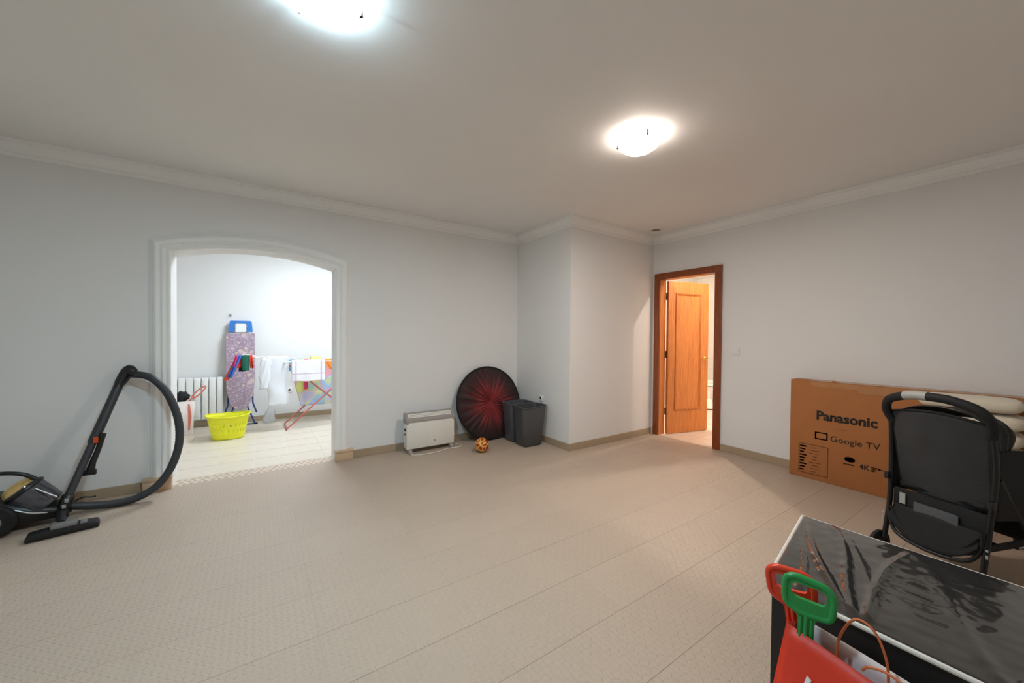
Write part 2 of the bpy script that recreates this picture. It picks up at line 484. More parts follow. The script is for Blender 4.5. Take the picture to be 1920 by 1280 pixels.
def board_mat():
    """mauve cover printed with broken white lines of type and pale triangles"""
    m, nt, b = newmat('mauve_printed_cover')
    tc = N(nt, 'ShaderNodeTexCoord'); sp = N(nt, 'ShaderNodeSeparateXYZ'); nt.links.new(tc.outputs['Object'], sp.inputs[0])
    row = mth(nt, 'FLOOR', mth(nt, 'MULTIPLY', sp.outputs[2], 62))
    fr = mth(nt, 'FRACT', mth(nt, 'MULTIPLY', sp.outputs[2], 62))
    cb = N(nt, 'ShaderNodeCombineXYZ')
    nt.links.new(mth(nt, 'MULTIPLY', sp.outputs[0], 36), cb.inputs[0]); nt.links.new(mth(nt, 'MULTIPLY', row, 7.3), cb.inputs[1])
    nz = N(nt, 'ShaderNodeTexNoise'); nz.inputs['Scale'].default_value = 1; nz.inputs['Detail'].default_value = 2
    nt.links.new(cb.outputs[0], nz.inputs['Vector'])
    on = mth(nt, 'MULTIPLY', mth(nt, 'GREATER_THAN', nz.outputs['Fac'], .52), mth(nt, 'GREATER_THAN', fr, .45))
    vo = N(nt, 'ShaderNodeTexVoronoi'); vo.inputs['Scale'].default_value = 9; nt.links.new(tc.outputs['Object'], vo.inputs['Vector'])
    tri = mth(nt, 'LESS_THAN', vo.outputs['Distance'], .26)
    m1 = N(nt, 'ShaderNodeMix', data_type='RGBA'); m1.inputs[6].default_value = lin((166, 142, 158)); m1.inputs[7].default_value = lin((216, 188, 178))
    nt.links.new(tri, m1.inputs[0])
    m2 = N(nt, 'ShaderNodeMix', data_type='RGBA'); m2.inputs[7].default_value = lin((200, 188, 200))
    nt.links.new(on, m2.inputs[0]); nt.links.new(m1.outputs[2], m2.inputs[6]); nt.links.new(m2.outputs[2], b.inputs['Base Color'])
    b.inputs['Roughness'].default_value = .85
    return m
M['cover'] = board_mat()

def striped_towel():
    m, nt, b = newmat('white_towel_pink_border')
    tc = N(nt, 'ShaderNodeTexCoord'); sp = N(nt, 'ShaderNodeSeparateXYZ'); nt.links.new(tc.outputs['Object'], sp.inputs[0])
    def band(s, c, wd): return mth(nt, 'LESS_THAN', mth(nt, 'ABSOLUTE', mth(nt, 'SUBTRACT', s, c)), wd)
    f = mth(nt, 'MAXIMUM', mth(nt, 'MAXIMUM', band(sp.outputs[0], .05, .006), band(sp.outputs[0], .35, .008)), band(sp.outputs[2], -.17, .005))
    mx = N(nt, 'ShaderNodeMix', data_type='RGBA'); mx.inputs[6].default_value = lin((240, 238, 240)); mx.inputs[7].default_value = lin((206, 178, 206))
    nt.links.new(f, mx.inputs[0]); nt.links.new(mx.outputs[2], b.inputs['Base Color']); b.inputs['Roughness'].default_value = .9
    return m
M['towel'] = striped_towel()

# ------------------------------------------------------------------ setting: floors, walls, ceiling
def arch_pts(wd, n=24):
    """inner arch line moved outwards by wd: list of (x,z) from left spring to right spring"""
    half = (AR - AL) / 2; R = (half ** 2 + RISE ** 2) / (2 * RISE); cx = (AL + AR) / 2; cz = ZS + RISE - R
    R += wd; h = half + wd; a = math.asin(h / R)
    return [(cx + R * math.sin(-a + 2 * a * k / n), cz + R * math.cos(-a + 2 * a * k / n)) for k in range(n + 1)]

ap = arch_pts(0)
struct('wall_back', prism(BM(), [(XL - .15, 0), (AL, 0)] + ap + [(AR, 0), (XR + .106, 0), (XR + .106, H), (XL - .15, H)], YA, YA2, 'XZ'), M['wall'], 20)
struct('wall_pillar', bx(XP, XR, YP, YA, 0, H), M['wall'], 0)
DY0, DY1, DZ = 2.276, 2.985, 2.022          # clear opening of the door
struct('wall_right', prism(BM(), [(YB - .15, 0), (DY0 - .02, 0), (DY0 - .02, DZ + .02), (DY1 + .02, DZ + .02), (DY1 + .02, 0), (YA, 0), (YA, H), (YB - .15, H)], XR, XR + .106, 'YZ'), M['wall'], 0)
struct('wall_left', bx(XL - .15, XL, YB - .15, YA, 0, H), M['wall'], 0)
struct('wall_front', bx(XL, XR, YB - .15, YB, 0, H), M['wall'], 0)
struct('ceiling', bx(XL - .15, XR + .106, YB - .15, YA2, H, H + .12), M['ceil'], 0)
# laundry and bathroom shells
LX0, LX1 = -1.75, 3.1
struct('wall_laundry_back', bx(LX0 - .12, LX1 + .12, YL, YL + .12, 0, H), M['wall'], 0)
struct('wall_laundry_left', bx(LX0 - .12, LX0, YA2, YL, 0, H), M['wall'], 0)
struct('wall_laundry_right', bx(LX1, LX1 + .12, YA2, YL, 0, H), M['wall'], 0)
struct('ceiling_laundry', bx(LX0 - .12, LX1 + .12, YA2, YL + .12, H, H + .12), M['wall'], 0)
BX0, BX1, BY0, BY1, BH = XR + .106, 7.5, 1.15, 4.3, 2.47
wb = struct('wall_bathroom_back', bx(BX1, BX1 + .1, BY0 - .1, BY1 + .1, 0, BH), M['grout'], 0)
struct('wall_bathroom_left', bx(BX0, BX1, BY1, BY1 + .1, 0, BH), M['btile'], 0)
struct('wall_bathroom_right', bx(BX0, BX1, BY0 - .1, BY0, 0, BH), M['btile'], 0)
struct('ceiling_bathroom', bx(BX0, BX1 + .1, BY0 - .1, BY1 + .1, BH, BH + .1), M['wall'], 0)

def tile_floor(name, x0, x1, y0, y1, ox, oy, sx, sy, gap, dep, m, mg, lim=None, gx=1.):
    s = struct(name, bx(x0, x1, y0, y1, -.06, -dep), mg, 0)
    t = bx(-.5, .5, -.5, .5, -dep, 0)
    me = bpy.data.meshes.new('tile'); t.to_mesh(me); t.free(); me.materials.append(m)
    i0 = math.floor((x0 - ox) / sx); i1 = math.ceil((x1 - ox) / sx); j0 = math.floor((y0 - oy) / sy); j1 = math.ceil((y1 - oy) / sy)
    for j in range(j0, j1):
        for i in range(i0, i1):
            a0, a1 = max(ox + i * sx, x0), min(ox + (i + 1) * sx, x1); b0, b1 = max(oy + j * sy, y0), min(oy + (j + 1) * sy, y1)
            if a1 - a0 < .012 or b1 - b0 < .012: continue
            if lim and lim((a0 + a1) / 2, (b0 + b1) / 2, a0, b0): continue
            o = bpy.data.objects.new('tile', me); C.objects.link(o); o.parent = s
            o.location = ((a0 + a1) / 2, (b0 + b1) / 2, 0); o.scale = (a1 - a0 - gap * gx, b1 - b0 - gap, 1)
    return s
tile_floor('floor', XL, XR, YB, YA, .81, .848, .60, .3005, .0013, .002, M['floor'], M['joint'], lambda x, y, a=0, b=0: a >= XP and b >= YP, .35)
struct('floor_corner', bx(XL - .15, XR + .106, YB - .15, YA2, -.1, -.061), M['joint'], 0)
fl = tile_floor('floor_laundry', LX0, LX1, YA2 - .075, YL, -.64, 4.60, .305, .305, .005, .004, M['ltile'], M['grout'], lambda x, y, a=0, b=0: y < YA2 and not (AL < x < AR))
tile_floor('floor_bathroom', XR, BX1, BY0, BY1, 4.36, 2.02, .305, .305, .004, .003, M['btilefl'], M['grout'], lambda x, y, a=0, b=0: x < BX0 and not (DY0 < y < DY1))

# wall tiles of the bathroom, the part seen past the door
t = bx(-.004, .002, -.5, .5, -.5, .5)
mt = bpy.data.meshes.new('tile'); t.to_mesh(mt); t.free(); mt.materials.append(M['btile'])
for j in range(11):
    for i in range(8):
        y0, z0 = 2.7 + i * .2, .02 + j * .222
        o = bpy.data.objects.new('tile', mt); C.objects.link(o); o.parent = wb
        o.location = (BX1 - .002, y0 + .1, z0 + .111); o.scale = (1, .196, .218)

# mosaic threshold strip under the arch
th = struct('trim_1', bx(AL, AR, YA, YA2 - .075, -.05, -.001), M['mosaic_b'], 0)
bmA = BM()
nx = 26; cw = (AR - AL) / nx
for j in range(3):
    for i in range(nx):
        cx = AL + (i + .5 + (.5 if j % 2 else 0)) * cw; cy = YA + .024 + j * .048
        if cx > AR - .02: continue
        prism(bmA, [(cx - cw * .44, cy), (cx, cy - .021), (cx + cw * .44, cy), (cx, cy + .021)], -.001, .0012, 'XY')
mo = obj('mosaic_pieces', bmA, M['mosaic_a'], th, 0); mo['kind'] = 'stuff'

# moulded surround of the arch
prof = [(0, -.002), (0, .040), (.006, .046), (.016, .046), (.020, .036), (.034, .034), (.040, .044), (.050, .050), (.058, .046), (.062, .036), (.074, .040), (.092, .042), (.108, .034), (.118, .022), (.122, .014), (.128, .012), (.128, -.002)]
bm = BM(); cols = []
for wd, pr in prof:
    line = [(AL - wd, .105)] + arch_pts(wd) + [(AR + wd, .105)]
    cols.append([bm.verts.new((x, YA - pr, z)) for x, z in line])
for a, b in zip(cols[:-1], cols[1:]):
    for k in range(len(a) - 1): bm.faces.new((a[k], a[k + 1], b[k + 1], b[k]))
surround = struct('trim_2', bm, M['trim'], 30)
surround['label'] = 'white moulded plaster surround of the arched opening'
for x0, x1 in ((AL - .172, AL + .002), (AR - .002, AR + .165)):
    o = obj('plinth_block', bx(x0, x1, YA - .055, YA + .002, 0, .082, .003), M['stone'], surround, 35)
    obj('plinth_cap', bx(x0 - .004, x1 + .003, YA - .062, YA + .002, .083, .108, .004), M['stone'], o, 35)

# cornice swept round the room
cprof = [(0, -.112), (.010, -.112), (.014, -.104), (.020, -.104), (.022, -.090), (.016, -.086), (.018, -.078), (.028, -.060), (.036, -.040), (.042, -.024), (.050, -.022), (.050, -.010), (.0576, -.010), (.0576, -.0005)]
path = [(XL, YB), (XR, YB), (XR, YP), (XP, YP), (XP, YA), (XL, YA)]     # counter-clockwise, inside on the left
bm = BM(); rings = []
n = len(path)
for i in range(n):
    p0, p1, p2 = Vector(path[i - 1]), Vector(path[i]), Vector(path[(i + 1) % n])
    d1 = (p1 - p0).normalized(); d2 = (p2 - p1).normalized()
    m1 = Vector((-d1.y, d1.x)); m2 = Vector((-d2.y, d2.x)); mi = (m1 + m2) / (1 + m1.dot(m2))
    rings.append([bm.verts.new((p1.x + mi.x * o, p1.y + mi.y * o, H + z)) for o, z in cprof])
for i in range(n):
    a, b = rings[i], rings[(i + 1) % n]
    for k in range(len(cprof) - 1): bm.faces.new((a[k], b[k], b[k + 1], a[k + 1]))
struct('trim_3', bm, M['trim'], 25)

BBH, BBT = .077, .012
def bboard(name, x0, x1, y0, y1, m='base', z1=BBH): return struct(name, bx(x0, x1, y0, y1, 0, z1, .002, 1), M[m], 35)
bboard('baseboard_back_left', XL, AL - .176, YA - BBT, YA)
bboard('baseboard_back_right', AR + .168, XP, YA - BBT, YA)
bboard('baseboard_pillar_left', XP - BBT, XP, YP - BBT, YA - BBT)
bboard('baseboard_pillar_front', XP, XR - .024, YP - BBT, YP)
bboard('baseboard_right', XR - BBT, XR, YB, DY0 - .081)
bboard('baseboard_left', XL, XL + BBT, YB, YA - BBT)
bboard('baseboard_front', XL + BBT, XR - BBT, YB, YB + BBT)
bboard('baseboard_laundry', LX0, LX1, YL - .012, YL)

# ------------------------------------------------------------------ door
dc = struct('door_1', bx(XR - .022, XR, DY0 - .08, DY0, 0, DZ, .003), M['casing'])
dc['label'] = 'reddish wood casing around the bathroom doorway'
obj('casing', bx(XR - .022, XR, DY1, DY1 + .08, 0, DZ, .003), M['casing'], dc)
obj('casing', bx(XR - .022, XR, DY0 - .08, DY1 + .08, DZ, DZ + .08, .003), M['casing'], dc)
obj('jamb', bx(XR, XR + .116, DY0 - .018, DY0, 0, DZ + .02), M['leaf'], dc)
obj('jamb', bx(XR, XR + .116, DY1, DY1 + .018, 0, DZ + .02), M['leaf'], dc)
obj('jamb', bx(XR, XR + .116, DY0, DY1, DZ, DZ + .018), M['casing'], dc)
ang = math.atan2(2.814 - 2.978, 5.116 - 4.45)
dl = thing('door_leaf', 'honey oak door standing ajar with one tall raised panel and brass handle', 'door', (XR + .118, DY1 - .012, .008), ang)
LW, LH, LT = .690, 2.005, .036
# local: x along the leaf, y+ away from us, front face at y=-LT
bm = BM()
px0, px1, pz0, pz1 = .115, .565, .30, 1.86
for a in ((0, px0, 0, LH), (px1, LW, 0, LH), (px0, px1, 0, pz0), (px0, px1, pz1, LH)):
    box(bm, a[0], a[1], -LT, 0, a[2], a[3])
obj('frame', bm, M['leaf'], dl, 0, local=True)
obj('panel', bx(px0 + .004, px1 - .004, -LT + .006, -.008, pz0 + .004, pz1 - .004), M['leaf'], dl, 0, local=True)
bm = BM()      # raised moulding round the panel, mitred
mp = [(0, 0), (0, -.008), (.010, -.012), (.022, -.010), (.030, .000), (.040, .006)]
rg = []
for o_, d_ in mp:
    rg.append([bm.verts.new((x, -LT + d_, z)) for x, z in ((px0 + o_, pz0 + o_), (px1 - o_, pz0 + o_), (px1 - o_, pz1 - o_), (px0 + o_, pz1 - o_))])
for a, b in zip(rg[:-1], rg[1:]):
    for k in range(4): bm.faces.new((a[k], a[(k + 1) % 4], b[(k + 1) % 4], b[k]))
obj('panel_moulding', bm, M['leafdark'], dl, 0, local=True)
bm = BM()
for o_ in (.16, .23):
    box(bm, px0 + o_, px0 + o_ + .05, -LT - .014, -LT + .004, pz0 - .002, pz0 + .024, .004)
obj('carved_ornament', bm, M['leafdark'], dl, 35, local=True)
bm = BM()
lathe(bm, [(.0, 0), (.024, 0), (.026, .004), (.020, .009), (0, .010)], 20, axis_mx((LW - .055, -LT, .985), (0, -1, 0)))
hp = obj('handle_rose', bm, M['brass'], dl, 35, local=True)
bm = BM(); tube(bm, spline([(LW - .055, -LT - .008, .985), (LW - .055, -LT - .045, .985), (LW - .075, -LT - .055, .985), (LW - .155, -LT - .052, .98)], 5), .009, 10)
obj('lever', bm, M['brass'], hp, 35, local=True)
bm = BM(); lathe(bm, [(0, 0), (.026, 0), (.024, .008), (0, .009)], 16, axis_mx((LW - .055, 0, .985), (0, 1, 0)))
tube(bm, spline([(LW - .055, .008, .985), (LW - .055, .045, .985), (LW - .035, .055, .985), (LW + .01, .052, .98)], 5), .009, 10)
obj('handle_rose', bm, M['brass'], dl, 35, local=True)
for z in (.25, 1.0, 1.76):
    bm = BM(); tube(bm, [(-.012, -.010, z), (-.012, -.010, z + .09)], .008, 10); box(bm, -.012, .012, -.012, -.008, z, z + .09)
    obj('hinge', bm, M['darkmetal'], dl, 35, local=True)

# ------------------------------------------------------------------ ceiling lamps
def lamp(x, y, col, power, halo, label, rot, z=H, r=.133):
    o = thing('ceiling_lamp', label, 'lamp', (x, y, z), rot, 'bowl lamps on the ceiling')
    bm = BM()
    lathe(bm, [(r - .006, -.048), (r, -.050), (r - .010, -.066), (r - .040, -.088), (r - .080, -.102), (0, -.108)], 48, caps=False)
    sh = obj('shade', bm, glow('glowing_glass_' + str(len(bpy.data.materials)), col, SHADE), o, 60, local=True, solid=.004)
    bm = BM(); lathe(bm, [(0, 0), (.075, 0), (.075, -.012), (.05, -.020), (0, -.020)], 32)
    obj('base_plate', bm, M['white'], o, 35, local=True)
    for k in range(3):
        a = k * 2 * PI / 3; c, s = math.cos(a), math.sin(a)
        bm = BM()
        tube(bm, [(c * .07, s * .07, -.008), (c * (r + .004), s * (r + .004), -.030), (c * (r + .006), s * (r + .006), -.052), (c * (r - .012), s * (r - .012), -.060)], [.004, .005, .006, .005], 8)
        obj('clip', bm, M['darkmetal'], o, 35, local=True)
    ld = bpy.data.lights.new('bulb', 'POINT'); ld.energy = halo; ld.color = col; ld.shadow_soft_size = .010
    lo = bpy.data.objects.new('bulb', ld); C.objects.link(lo); lo.parent = o; lo.location = (0, 0, -.042)
    # light let through the frosted glass, downwards
    ld = bpy.data.lights.new('bowl_light', 'AREA'); ld.shape = 'DISK'; ld.size = .22; ld.energy = power; ld.color = col
    lo = bpy.data.objects.new('bowl_light', ld); C.objects.link(lo); lo.parent = o; lo.location = (0, 0, -.118); lo.visible_camera = False
    return o
lamp(.207, 1.612, COOL, P_LAMP1, HALO1, 'cool white glass bowl ceiling lamp at the top edge of the photo', 0)
lamp(2.085, 1.612, WARM, P_LAMP2, HALO2, 'warm white glass bowl ceiling lamp nearer the bathroom door', 0)

def hidden_room_lamp(name, label, x, y, z, col, watts, r):
    o = thing(name, label, 'lamp', (x, y, z))
    bm = BM(); lathe(bm, [(0, 0), (.05, 0), (.06, -.006), (.045, -.012), (.035, -.004), (0, -.004)], 24)
    obj('ring', bm, M['white'], o, 35, local=True)
    ld = bpy.data.lights.new('bulb', 'POINT'); ld.energy = watts; ld.color = col; ld.shadow_soft_size = r
    lo = bpy.data.objects.new('bulb', ld); C.objects.link(lo); lo.parent = o; lo.location = (0, 0, -.05)
    return o
hidden_room_lamp('bathroom_downlight', 'small round downlight in the bathroom ceiling behind the open door', 4.965, 3.015, BH, BATH, P_BATH_A, .02)
hidden_room_lamp('bathroom_downlight', 'small round downlight in the bathroom ceiling beside the doorway', 4.80, 1.72, BH, BATH, P_BATH_B, .02)
o = thing('ceiling_panel_light', 'square ceiling panel light of the laundry room beyond the arch', 'lamp', (.80, 5.15, H))
obj('frame', bx(.49, 1.11, 4.84, 5.46, H - .022, H - .001, .004), M['white'], o)
obj('diffuser', bx(.51, 1.09, 4.86, 5.44, H - .026, H - .020), glow('panel_diffuser_glow', LAUNDRY, P_LAUNDRY), o, 0)

# small round ceiling vent by the door
o = thing('ceiling_vent', 'small round vent in the ceiling corner above the door', 'vent', (4.05, 2.86, H))
bm = BM(); lathe(bm, [(.052, -.009), (.058, -.014), (.074, -.012), (.084, 0), (.052, 0)], 28, caps=False)
obj('ring', bm, M['wall'], o, 40, local=True)
bm = BM(); lathe(bm, [(0, -.0095), (.052, -.0095), (.052, -.001), (0, -.001)], 24); obj('well', bm, M['vent'], o, 35, local=True)

# wall switch and sockets
o = thing('light_switch', 'white wall switch beside the bathroom door', 'switch', (XR, 2.042, 1.125))
obj('plate', bx(XR - .009, XR, 2.001, 2.083, 1.084, 1.166, .003), M['white'], o); obj('rocker', bx(XR - .013, XR - .008, 2.018, 2.066, 1.098, 1.152, .002), M['white'], o)
def socket(label, loc, nrm):
    o = thing('wall_socket', label, 'socket', loc, 0, 'white wall sockets')
    x, y, z = loc
    if nrm == 'y': obj('plate', bx(x - .04, x + .04, y - .010, y, z - .04, z + .04, .003), M['white'], o)
    else: obj('plate', bx(x - .010, x, y - .04, y + .04, z - .04, z + .04, .003), M['white'], o)
    bm = BM(); d = (0, -1, 0) if nrm == 'y' else (-1, 0, 0)
    lathe(bm, [(.021, 0), (.021, .003), (.017, .003), (.016, -.0), (0, 0)], 20, axis_mx(Vector(loc) + Vector(d) * .010, d), caps=False)
    obj('well', bm, M['white'], o)
socket('white wall socket low on the laundry wall behind the drying rack', (.394, YL, .425), 'y')
socket('white wall socket on the pillar just above the bins', (XP, 3.60, .52), 'x')
o = thing('wall_hook', 'small grey hook on the wall above the ironing board', 'hook', (-.315, YL, 1.535))
bm = BM(); box(bm, -.335, -.305, YL - .006, YL, 1.51, 1.55, .002); tube(bm, spline([(-.32, YL - .004, 1.535), (-.32, YL - .03, 1.53), (-.32, YL - .035, 1.55)], 4), .005, 8)
obj('hook_body', bm, M['silver'], o)

# ------------------------------------------------------------------ bathroom fixtures
o = thing('bathtub', 'white bathtub glimpsed past the open door', 'bathtub', (6.86, 3.4, 0))
obj('panel', bx(6.86, 6.90, 2.55, 4.28, 0, .40, .004), M['btile'], o)
bm = BM()
outer = [rrect(7.165, 3.415, .325, .865, .05, z) for z in (.40, .445)]
inner = [rrect(7.165, 3.415, .265, .80, .12, .445), rrect(7.165, 3.415, .22, .72, .12, .12)]
loft(bm, [outer[0], outer[1], inner[0], inner[1]], False, True)
obj('tub_rim', bm, M['tub'], o, 40)
o = thing('toilet_brush_pot', 'white brush pot with dark foot on the bathroom floor', 'brush pot', (6.70, 3.60, 0))
bm = BM(); lathe(bm, [(0, .0), (.085, .0), (.087, .012), (0, .012)], 24, Matrix.Translation((6.70, 3.60, 0))); obj('foot', bm, M['darkmetal'], o)
bm = BM(); lathe(bm, [(0, .012), (.078, .012), (.074, .06), (.055, .16), (.030, .18), (0, .182)], 24, Matrix.Translation((6.70, 3.60, 0))); obj('pot', bm, M['tub'], o)
bm = BM(); tube(bm, [(6.70, 3.60, .18), (6.70, 3.60, .33)], [.011, .013], 10); obj('brush_handle', bm, M['tub'], o)

# ------------------------------------------------------------------ electric heater
o = thing('convector_heater', 'white electric convector heater with grey top on the floor by the wall', 'heater', (1.58, 4.0, 0))
hx0, hx1, hy0, hy1 = 1.312, 1.862, 3.925, 4.04
bd = obj('body', bx(hx0, hx1, hy0, hy1, .048, .335, .006), M['heater'], o)
prof = [(hy0, .330), (hy0 + .002, .352), (hy0 + .022, .372), (hy0 + .060, .418), (hy1 - .018, .425), (hy1, .412), (hy1, .330)]
obj('top_housing', prism(BM(), prof, hx0 + .020, hx1 - .020, 'YZ'), M['hgrey'], o, 25)
for a, b in ((hx0 - .004, hx0 + .020), (hx1 - .020, hx1 + .004)):
    obj('end_cap', prism(BM(), [(y + (-.003 if i < 4 else .003), z + (.004 if 0 < i < 6 else -.012)) for i, (y, z) in enumerate(prof)], a, b, 'YZ', .002), M['hgrey'], o, 30)
gv = Vector((0, .038, .046)).normalized(); gn = Vector((0, -gv.z, gv.y))
for k in range(3):
    p = Vector((0, hy0 + .026, .377)) + gv * (.017 * k)
    bm = BM(); a0 = p + gn * .003; b0 = p + gv * .012 + gn * .003
    prism(bm, [(p.y - gn.y * .004, p.z - gn.z * .004), (a0.y, a0.z), (b0.y, b0.z), (b0.y - gn.y * .007, b0.z - gn.z * .007)], hx0 + .024, hx1 - .024, 'YZ')
    obj('grille_slat', bm, M['heater'], o, 0)
for x in (hx0 + .02, hx1 - .055):
    bm = BM(); prism(bm, [(3.885, 0), (4.075, 0), (4.075, .012), (4.02, .050), (3.94, .050), (3.885, .014)], x, x + .035, 'YZ', .002); obj('foot', bm, M['hgrey'], o, 30)
for z, r, mm in ((.255, .016, 'black'), (.205, .013, 'grey')):
    bm = BM(); lathe(bm, [(0, 0), (r, 0), (r * .9, .010), (0, .011)], 18, axis_mx((hx0, 3.975, z), (-1, 0, 0))); obj('knob', bm, M[mm], o)
obj('emblem', bx(1.62, 1.632, hy0 - .0012, hy0, .105, .120), M['grey'], o)
bm = BM(); tube(bm, spline([(hx0 + .05, 3.98, .05), (hx0 + .03, 3.90, .007), (1.42, 3.83, .006), (1.60, 3.83, .006), (1.76, 3.88, .006), (1.90, 3.87, .006), (1.95, 3.93, .006), (1.92, 4.02, .006)], 8), .0045, 8)
obj('power_cord', bm, M['heater'], o)

# ------------------------------------------------------------------ round pleated cushion
dtilt = math.atan2(.16, .89)
o = thing('round_cushion', 'large round dark red pleated cushion with black rim leaning in the corner', 'cushion', (2.375, 3.95, 0))
R = .447
Mx = Matrix.Translation((2.375, 4.005, .449)) @ Matrix.Rotation(PI / 2 - dtilt, 4, 'X')
def disc(u, v):
    a = 2 * PI * u; r = R * v
    dome = .045 * (1 - v ** 3) - .045 * math.exp(-(r / .05) ** 2)
    pl = .012 * math.sin(26 * a + 2.2 * math.sin(3 * a)) * min(1, v * 4) * (1 - v) ** .6 * (1.3 if v > .1 else v * 13)
    return Vector((r * math.cos(a), r * math.sin(a), dome + pl))
bm = BM(); grid(bm, disc, 208, 26, True)
pad = obj('pleated_face', bm, M['pleat'], o, 80, local=True, recalc=False)
DM = Matrix.Translation((-2.375, -3.95, 0)) @ Mx
pad.matrix_local = DM
bm = BM(); lathe(bm, [(0, -.03), (R - .03, -.03), (R - .004, -.022), (R + .004, -.006), (R + .002, .004), (R - .012, .010), (R - .02, .002), (0, -.01)], 72)
back = obj('rim', bm, mat('black_rim_cloth', (18, 13, 13), .8), o, 50, local=True); back.matrix_local = DM
bm = BM(); lathe(bm, [(0, .012), (.018, .010), (.022, .004), (.018, 0), (0, 0)], 16)
bt = obj('centre_button', bm, mat('maroon_button', (134, 36, 40), .7), o, 50, local=True); bt.matrix_local = DM

# ------------------------------------------------------------------ ball
bm = BM(); bmesh.ops.create_uvsphere(bm, u_segments=32, v_segments=20, radius=.078)
o = obj('ball', bm, M['ball'], None, 80); tag(o, 'small orange and yellow spotted ball on the floor by the round cushion', 'ball'); o.location = (2.03, 3.58, .0785); o.rotation_euler = (.4, .7, .3)

# ------------------------------------------------------------------ two bins
def bin_(label, m, b, t, h, dip):
    """b,t: (cx,cy,hx,hy) at the floor and at the rim"""
    o = thing('waste_bin', label, 'bin', (b[0], b[1], 0), 0, 'charcoal bins in the corner')
    def ring(q, z, r, ins=0, dp=0):
        rr = rrect(q[0], q[1], q[2] - ins, q[3] - ins, r, z, 6)
        for p in rr:
            if dp: p.z -= dp * math.exp(-((p.x - q[0] + q[2] * .45) / (q[2] * .6)) ** 2) * (1 if p.y < q[1] else -.35)
        return rr
    mix = lambda k: tuple(b[i] * (1 - k) + t[i] * k for i in range(4))
    bm = BM()
    loft(bm, [ring(mix(0), 0, .030, .008), ring(mix(0.02), .008, .035), ring(mix(.5), h * .5, .04), ring(mix(.9), h * .9, .042), ring(t, h, .045, 0, dip), ring(t, h + .001, .045, .005, dip), ring(mix(.9), h * .9, .04, .006), ring(mix(0.03), .02, .03, .006)], True, True)
    obj('body', bm, m, o, 50)
    bm = BM(); rg = ring(t, h, .045, -.003, dip); tube(bm, rg, .006, 8, closed=True)
    obj('rim', bm, m, o, 60)
    return o
bin_('charcoal plastic bin standing in front, nearest the pillar corner', M['bin'], (2.645, 3.545, .128, .098), (2.652, 3.540, .172, .118), .462, .016)
bin_('slate grey plastic bin half hidden behind the front bin', M['bin2'], (2.650, 3.790, .128, .094), (2.655, 3.795, .170, .112), .460, .008)

# ------------------------------------------------------------------ vacuum cleaner
o = thing('vacuum_cleaner', 'black bagless cylinder vacuum cleaner with its wand leaning on the wall', 'vacuum cleaner', (-1.25, 3.78, 0))
bm = BM()
# body pointing right (towards +x), built as a loft along x
def ring_yz(x, cy, cz, hy, hz, n=20, p=2.6):
    out = []
    for k in range(n):
        a = 2 * PI * k / n; c, s = math.cos(a), math.sin(a)
        out.append(Vector((x, cy + hy * math.copysign(abs(c) ** (2 / p), c), cz + hz * math.copysign(abs(s) ** (2 / p), s))))
    return out
loft(bm, [ring_yz(-1.62, 3.80, .13, .05, .04), ring_yz(-1.58, 3.80, .135, .11, .085), ring_yz(-1.48, 3.80, .145, .135, .11), ring_yz(-1.34, 3.80, .135, .135, .10), ring_yz(-1.22, 3.80, .10, .120, .070), ring_yz(-1.12, 3.80, .080, .085, .048), ring_yz(-1.06, 3.80, .078, .045, .035)])
obj('body', bm, M['black'], o, 60)
bm = BM()
d = Vector((.62, 0, .55)).normalized()
lathe(bm, [(0, 0), (.088, 0), (.096, .01), (.102, .16), (.100, .175), (0, .178)], 32, axis_mx((-1.165, 3.79, .115), (-.62, 0, .70)))
obj('dust_cup', bm, M['smoke'], o, 40)
bm = BM()
lathe(bm, [(.103, -.006), (.109, 0), (.109, .012), (.102, .018)], 32, axis_mx(Vector((-1.165, 3.79, .115)) + Vector((-.62, 0, .70)).normalized() * .150, (-.62, 0, .70)), caps=False)
obj('dust_cup_lid', bm, M['black'], o, 40)
bm = BM(); mxg = axis_mx(Vector((-1.165, 3.79, .115)) + Vector((-.62, 0, .70)).normalized() * .160, (-.62, 0, .70))
lathe(bm, [(.100, 0), (.094, .020), (.070, .050), (.03, .062), (0, .063)], 32, mxg, caps=False)
for k in range(8):
    a = k * PI / 4; lathe(bm, [(.018, 0), (.024, .012), (.016, .030), (0, .034)], 10, mxg @ Matrix.Translation((.062 * math.cos(a), .062 * math.sin(a), .012)), caps=False)
obj('cyclone', bm, M['gold'], o, 40)
bm = BM(); tube(bm, spline([(-1.50, 3.76, .24), (-1.46, 3.75, .345), (-1.36, 3.75, .375), (-1.26, 3.76, .352), (-1.20, 3.77, .30)], 7), [.012] + [.013] * 27 + [.012], 10); obj('carry_handle', bm, M['black'], o, 60)
bm = BM(); tube(bm, [(-1.19, 3.712, .26), (-1.10, 3.714, .185)], .005, 8); obj('chrome_strip', bm, M['silver'], o, 60)
bm = BM(); tube(bm, spline([(-1.27, 3.672, .155), (-1.20, 3.682, .115), (-1.13, 3.72, .088)], 5), .005, 8); obj('chrome_strip', bm, M['silver'], o, 60)
for y in (3.655, 3.935):
    bm = BM(); lathe(bm, [(0, -.024), (.055, -.024), (.092, -.020), (.1, -.010), (.1, .010), (.092, .020), (.05, .024), (0, .024)], 36, axis_mx((-1.345, y, .101), (0, 1, 0)))
    wl = obj('wheel', bm, M['blackmatte'], o, 40)
    bm = BM(); s = -1 if y < 3.8 else 1
    lathe(bm, [(0, .026), (.03, .026), (.045, .024), (.05, .020)], 24, axis_mx((-1.345, y, .101), (0, s, 0)), caps=False); obj('hub_cap', bm, M['grey'], wl, 40)
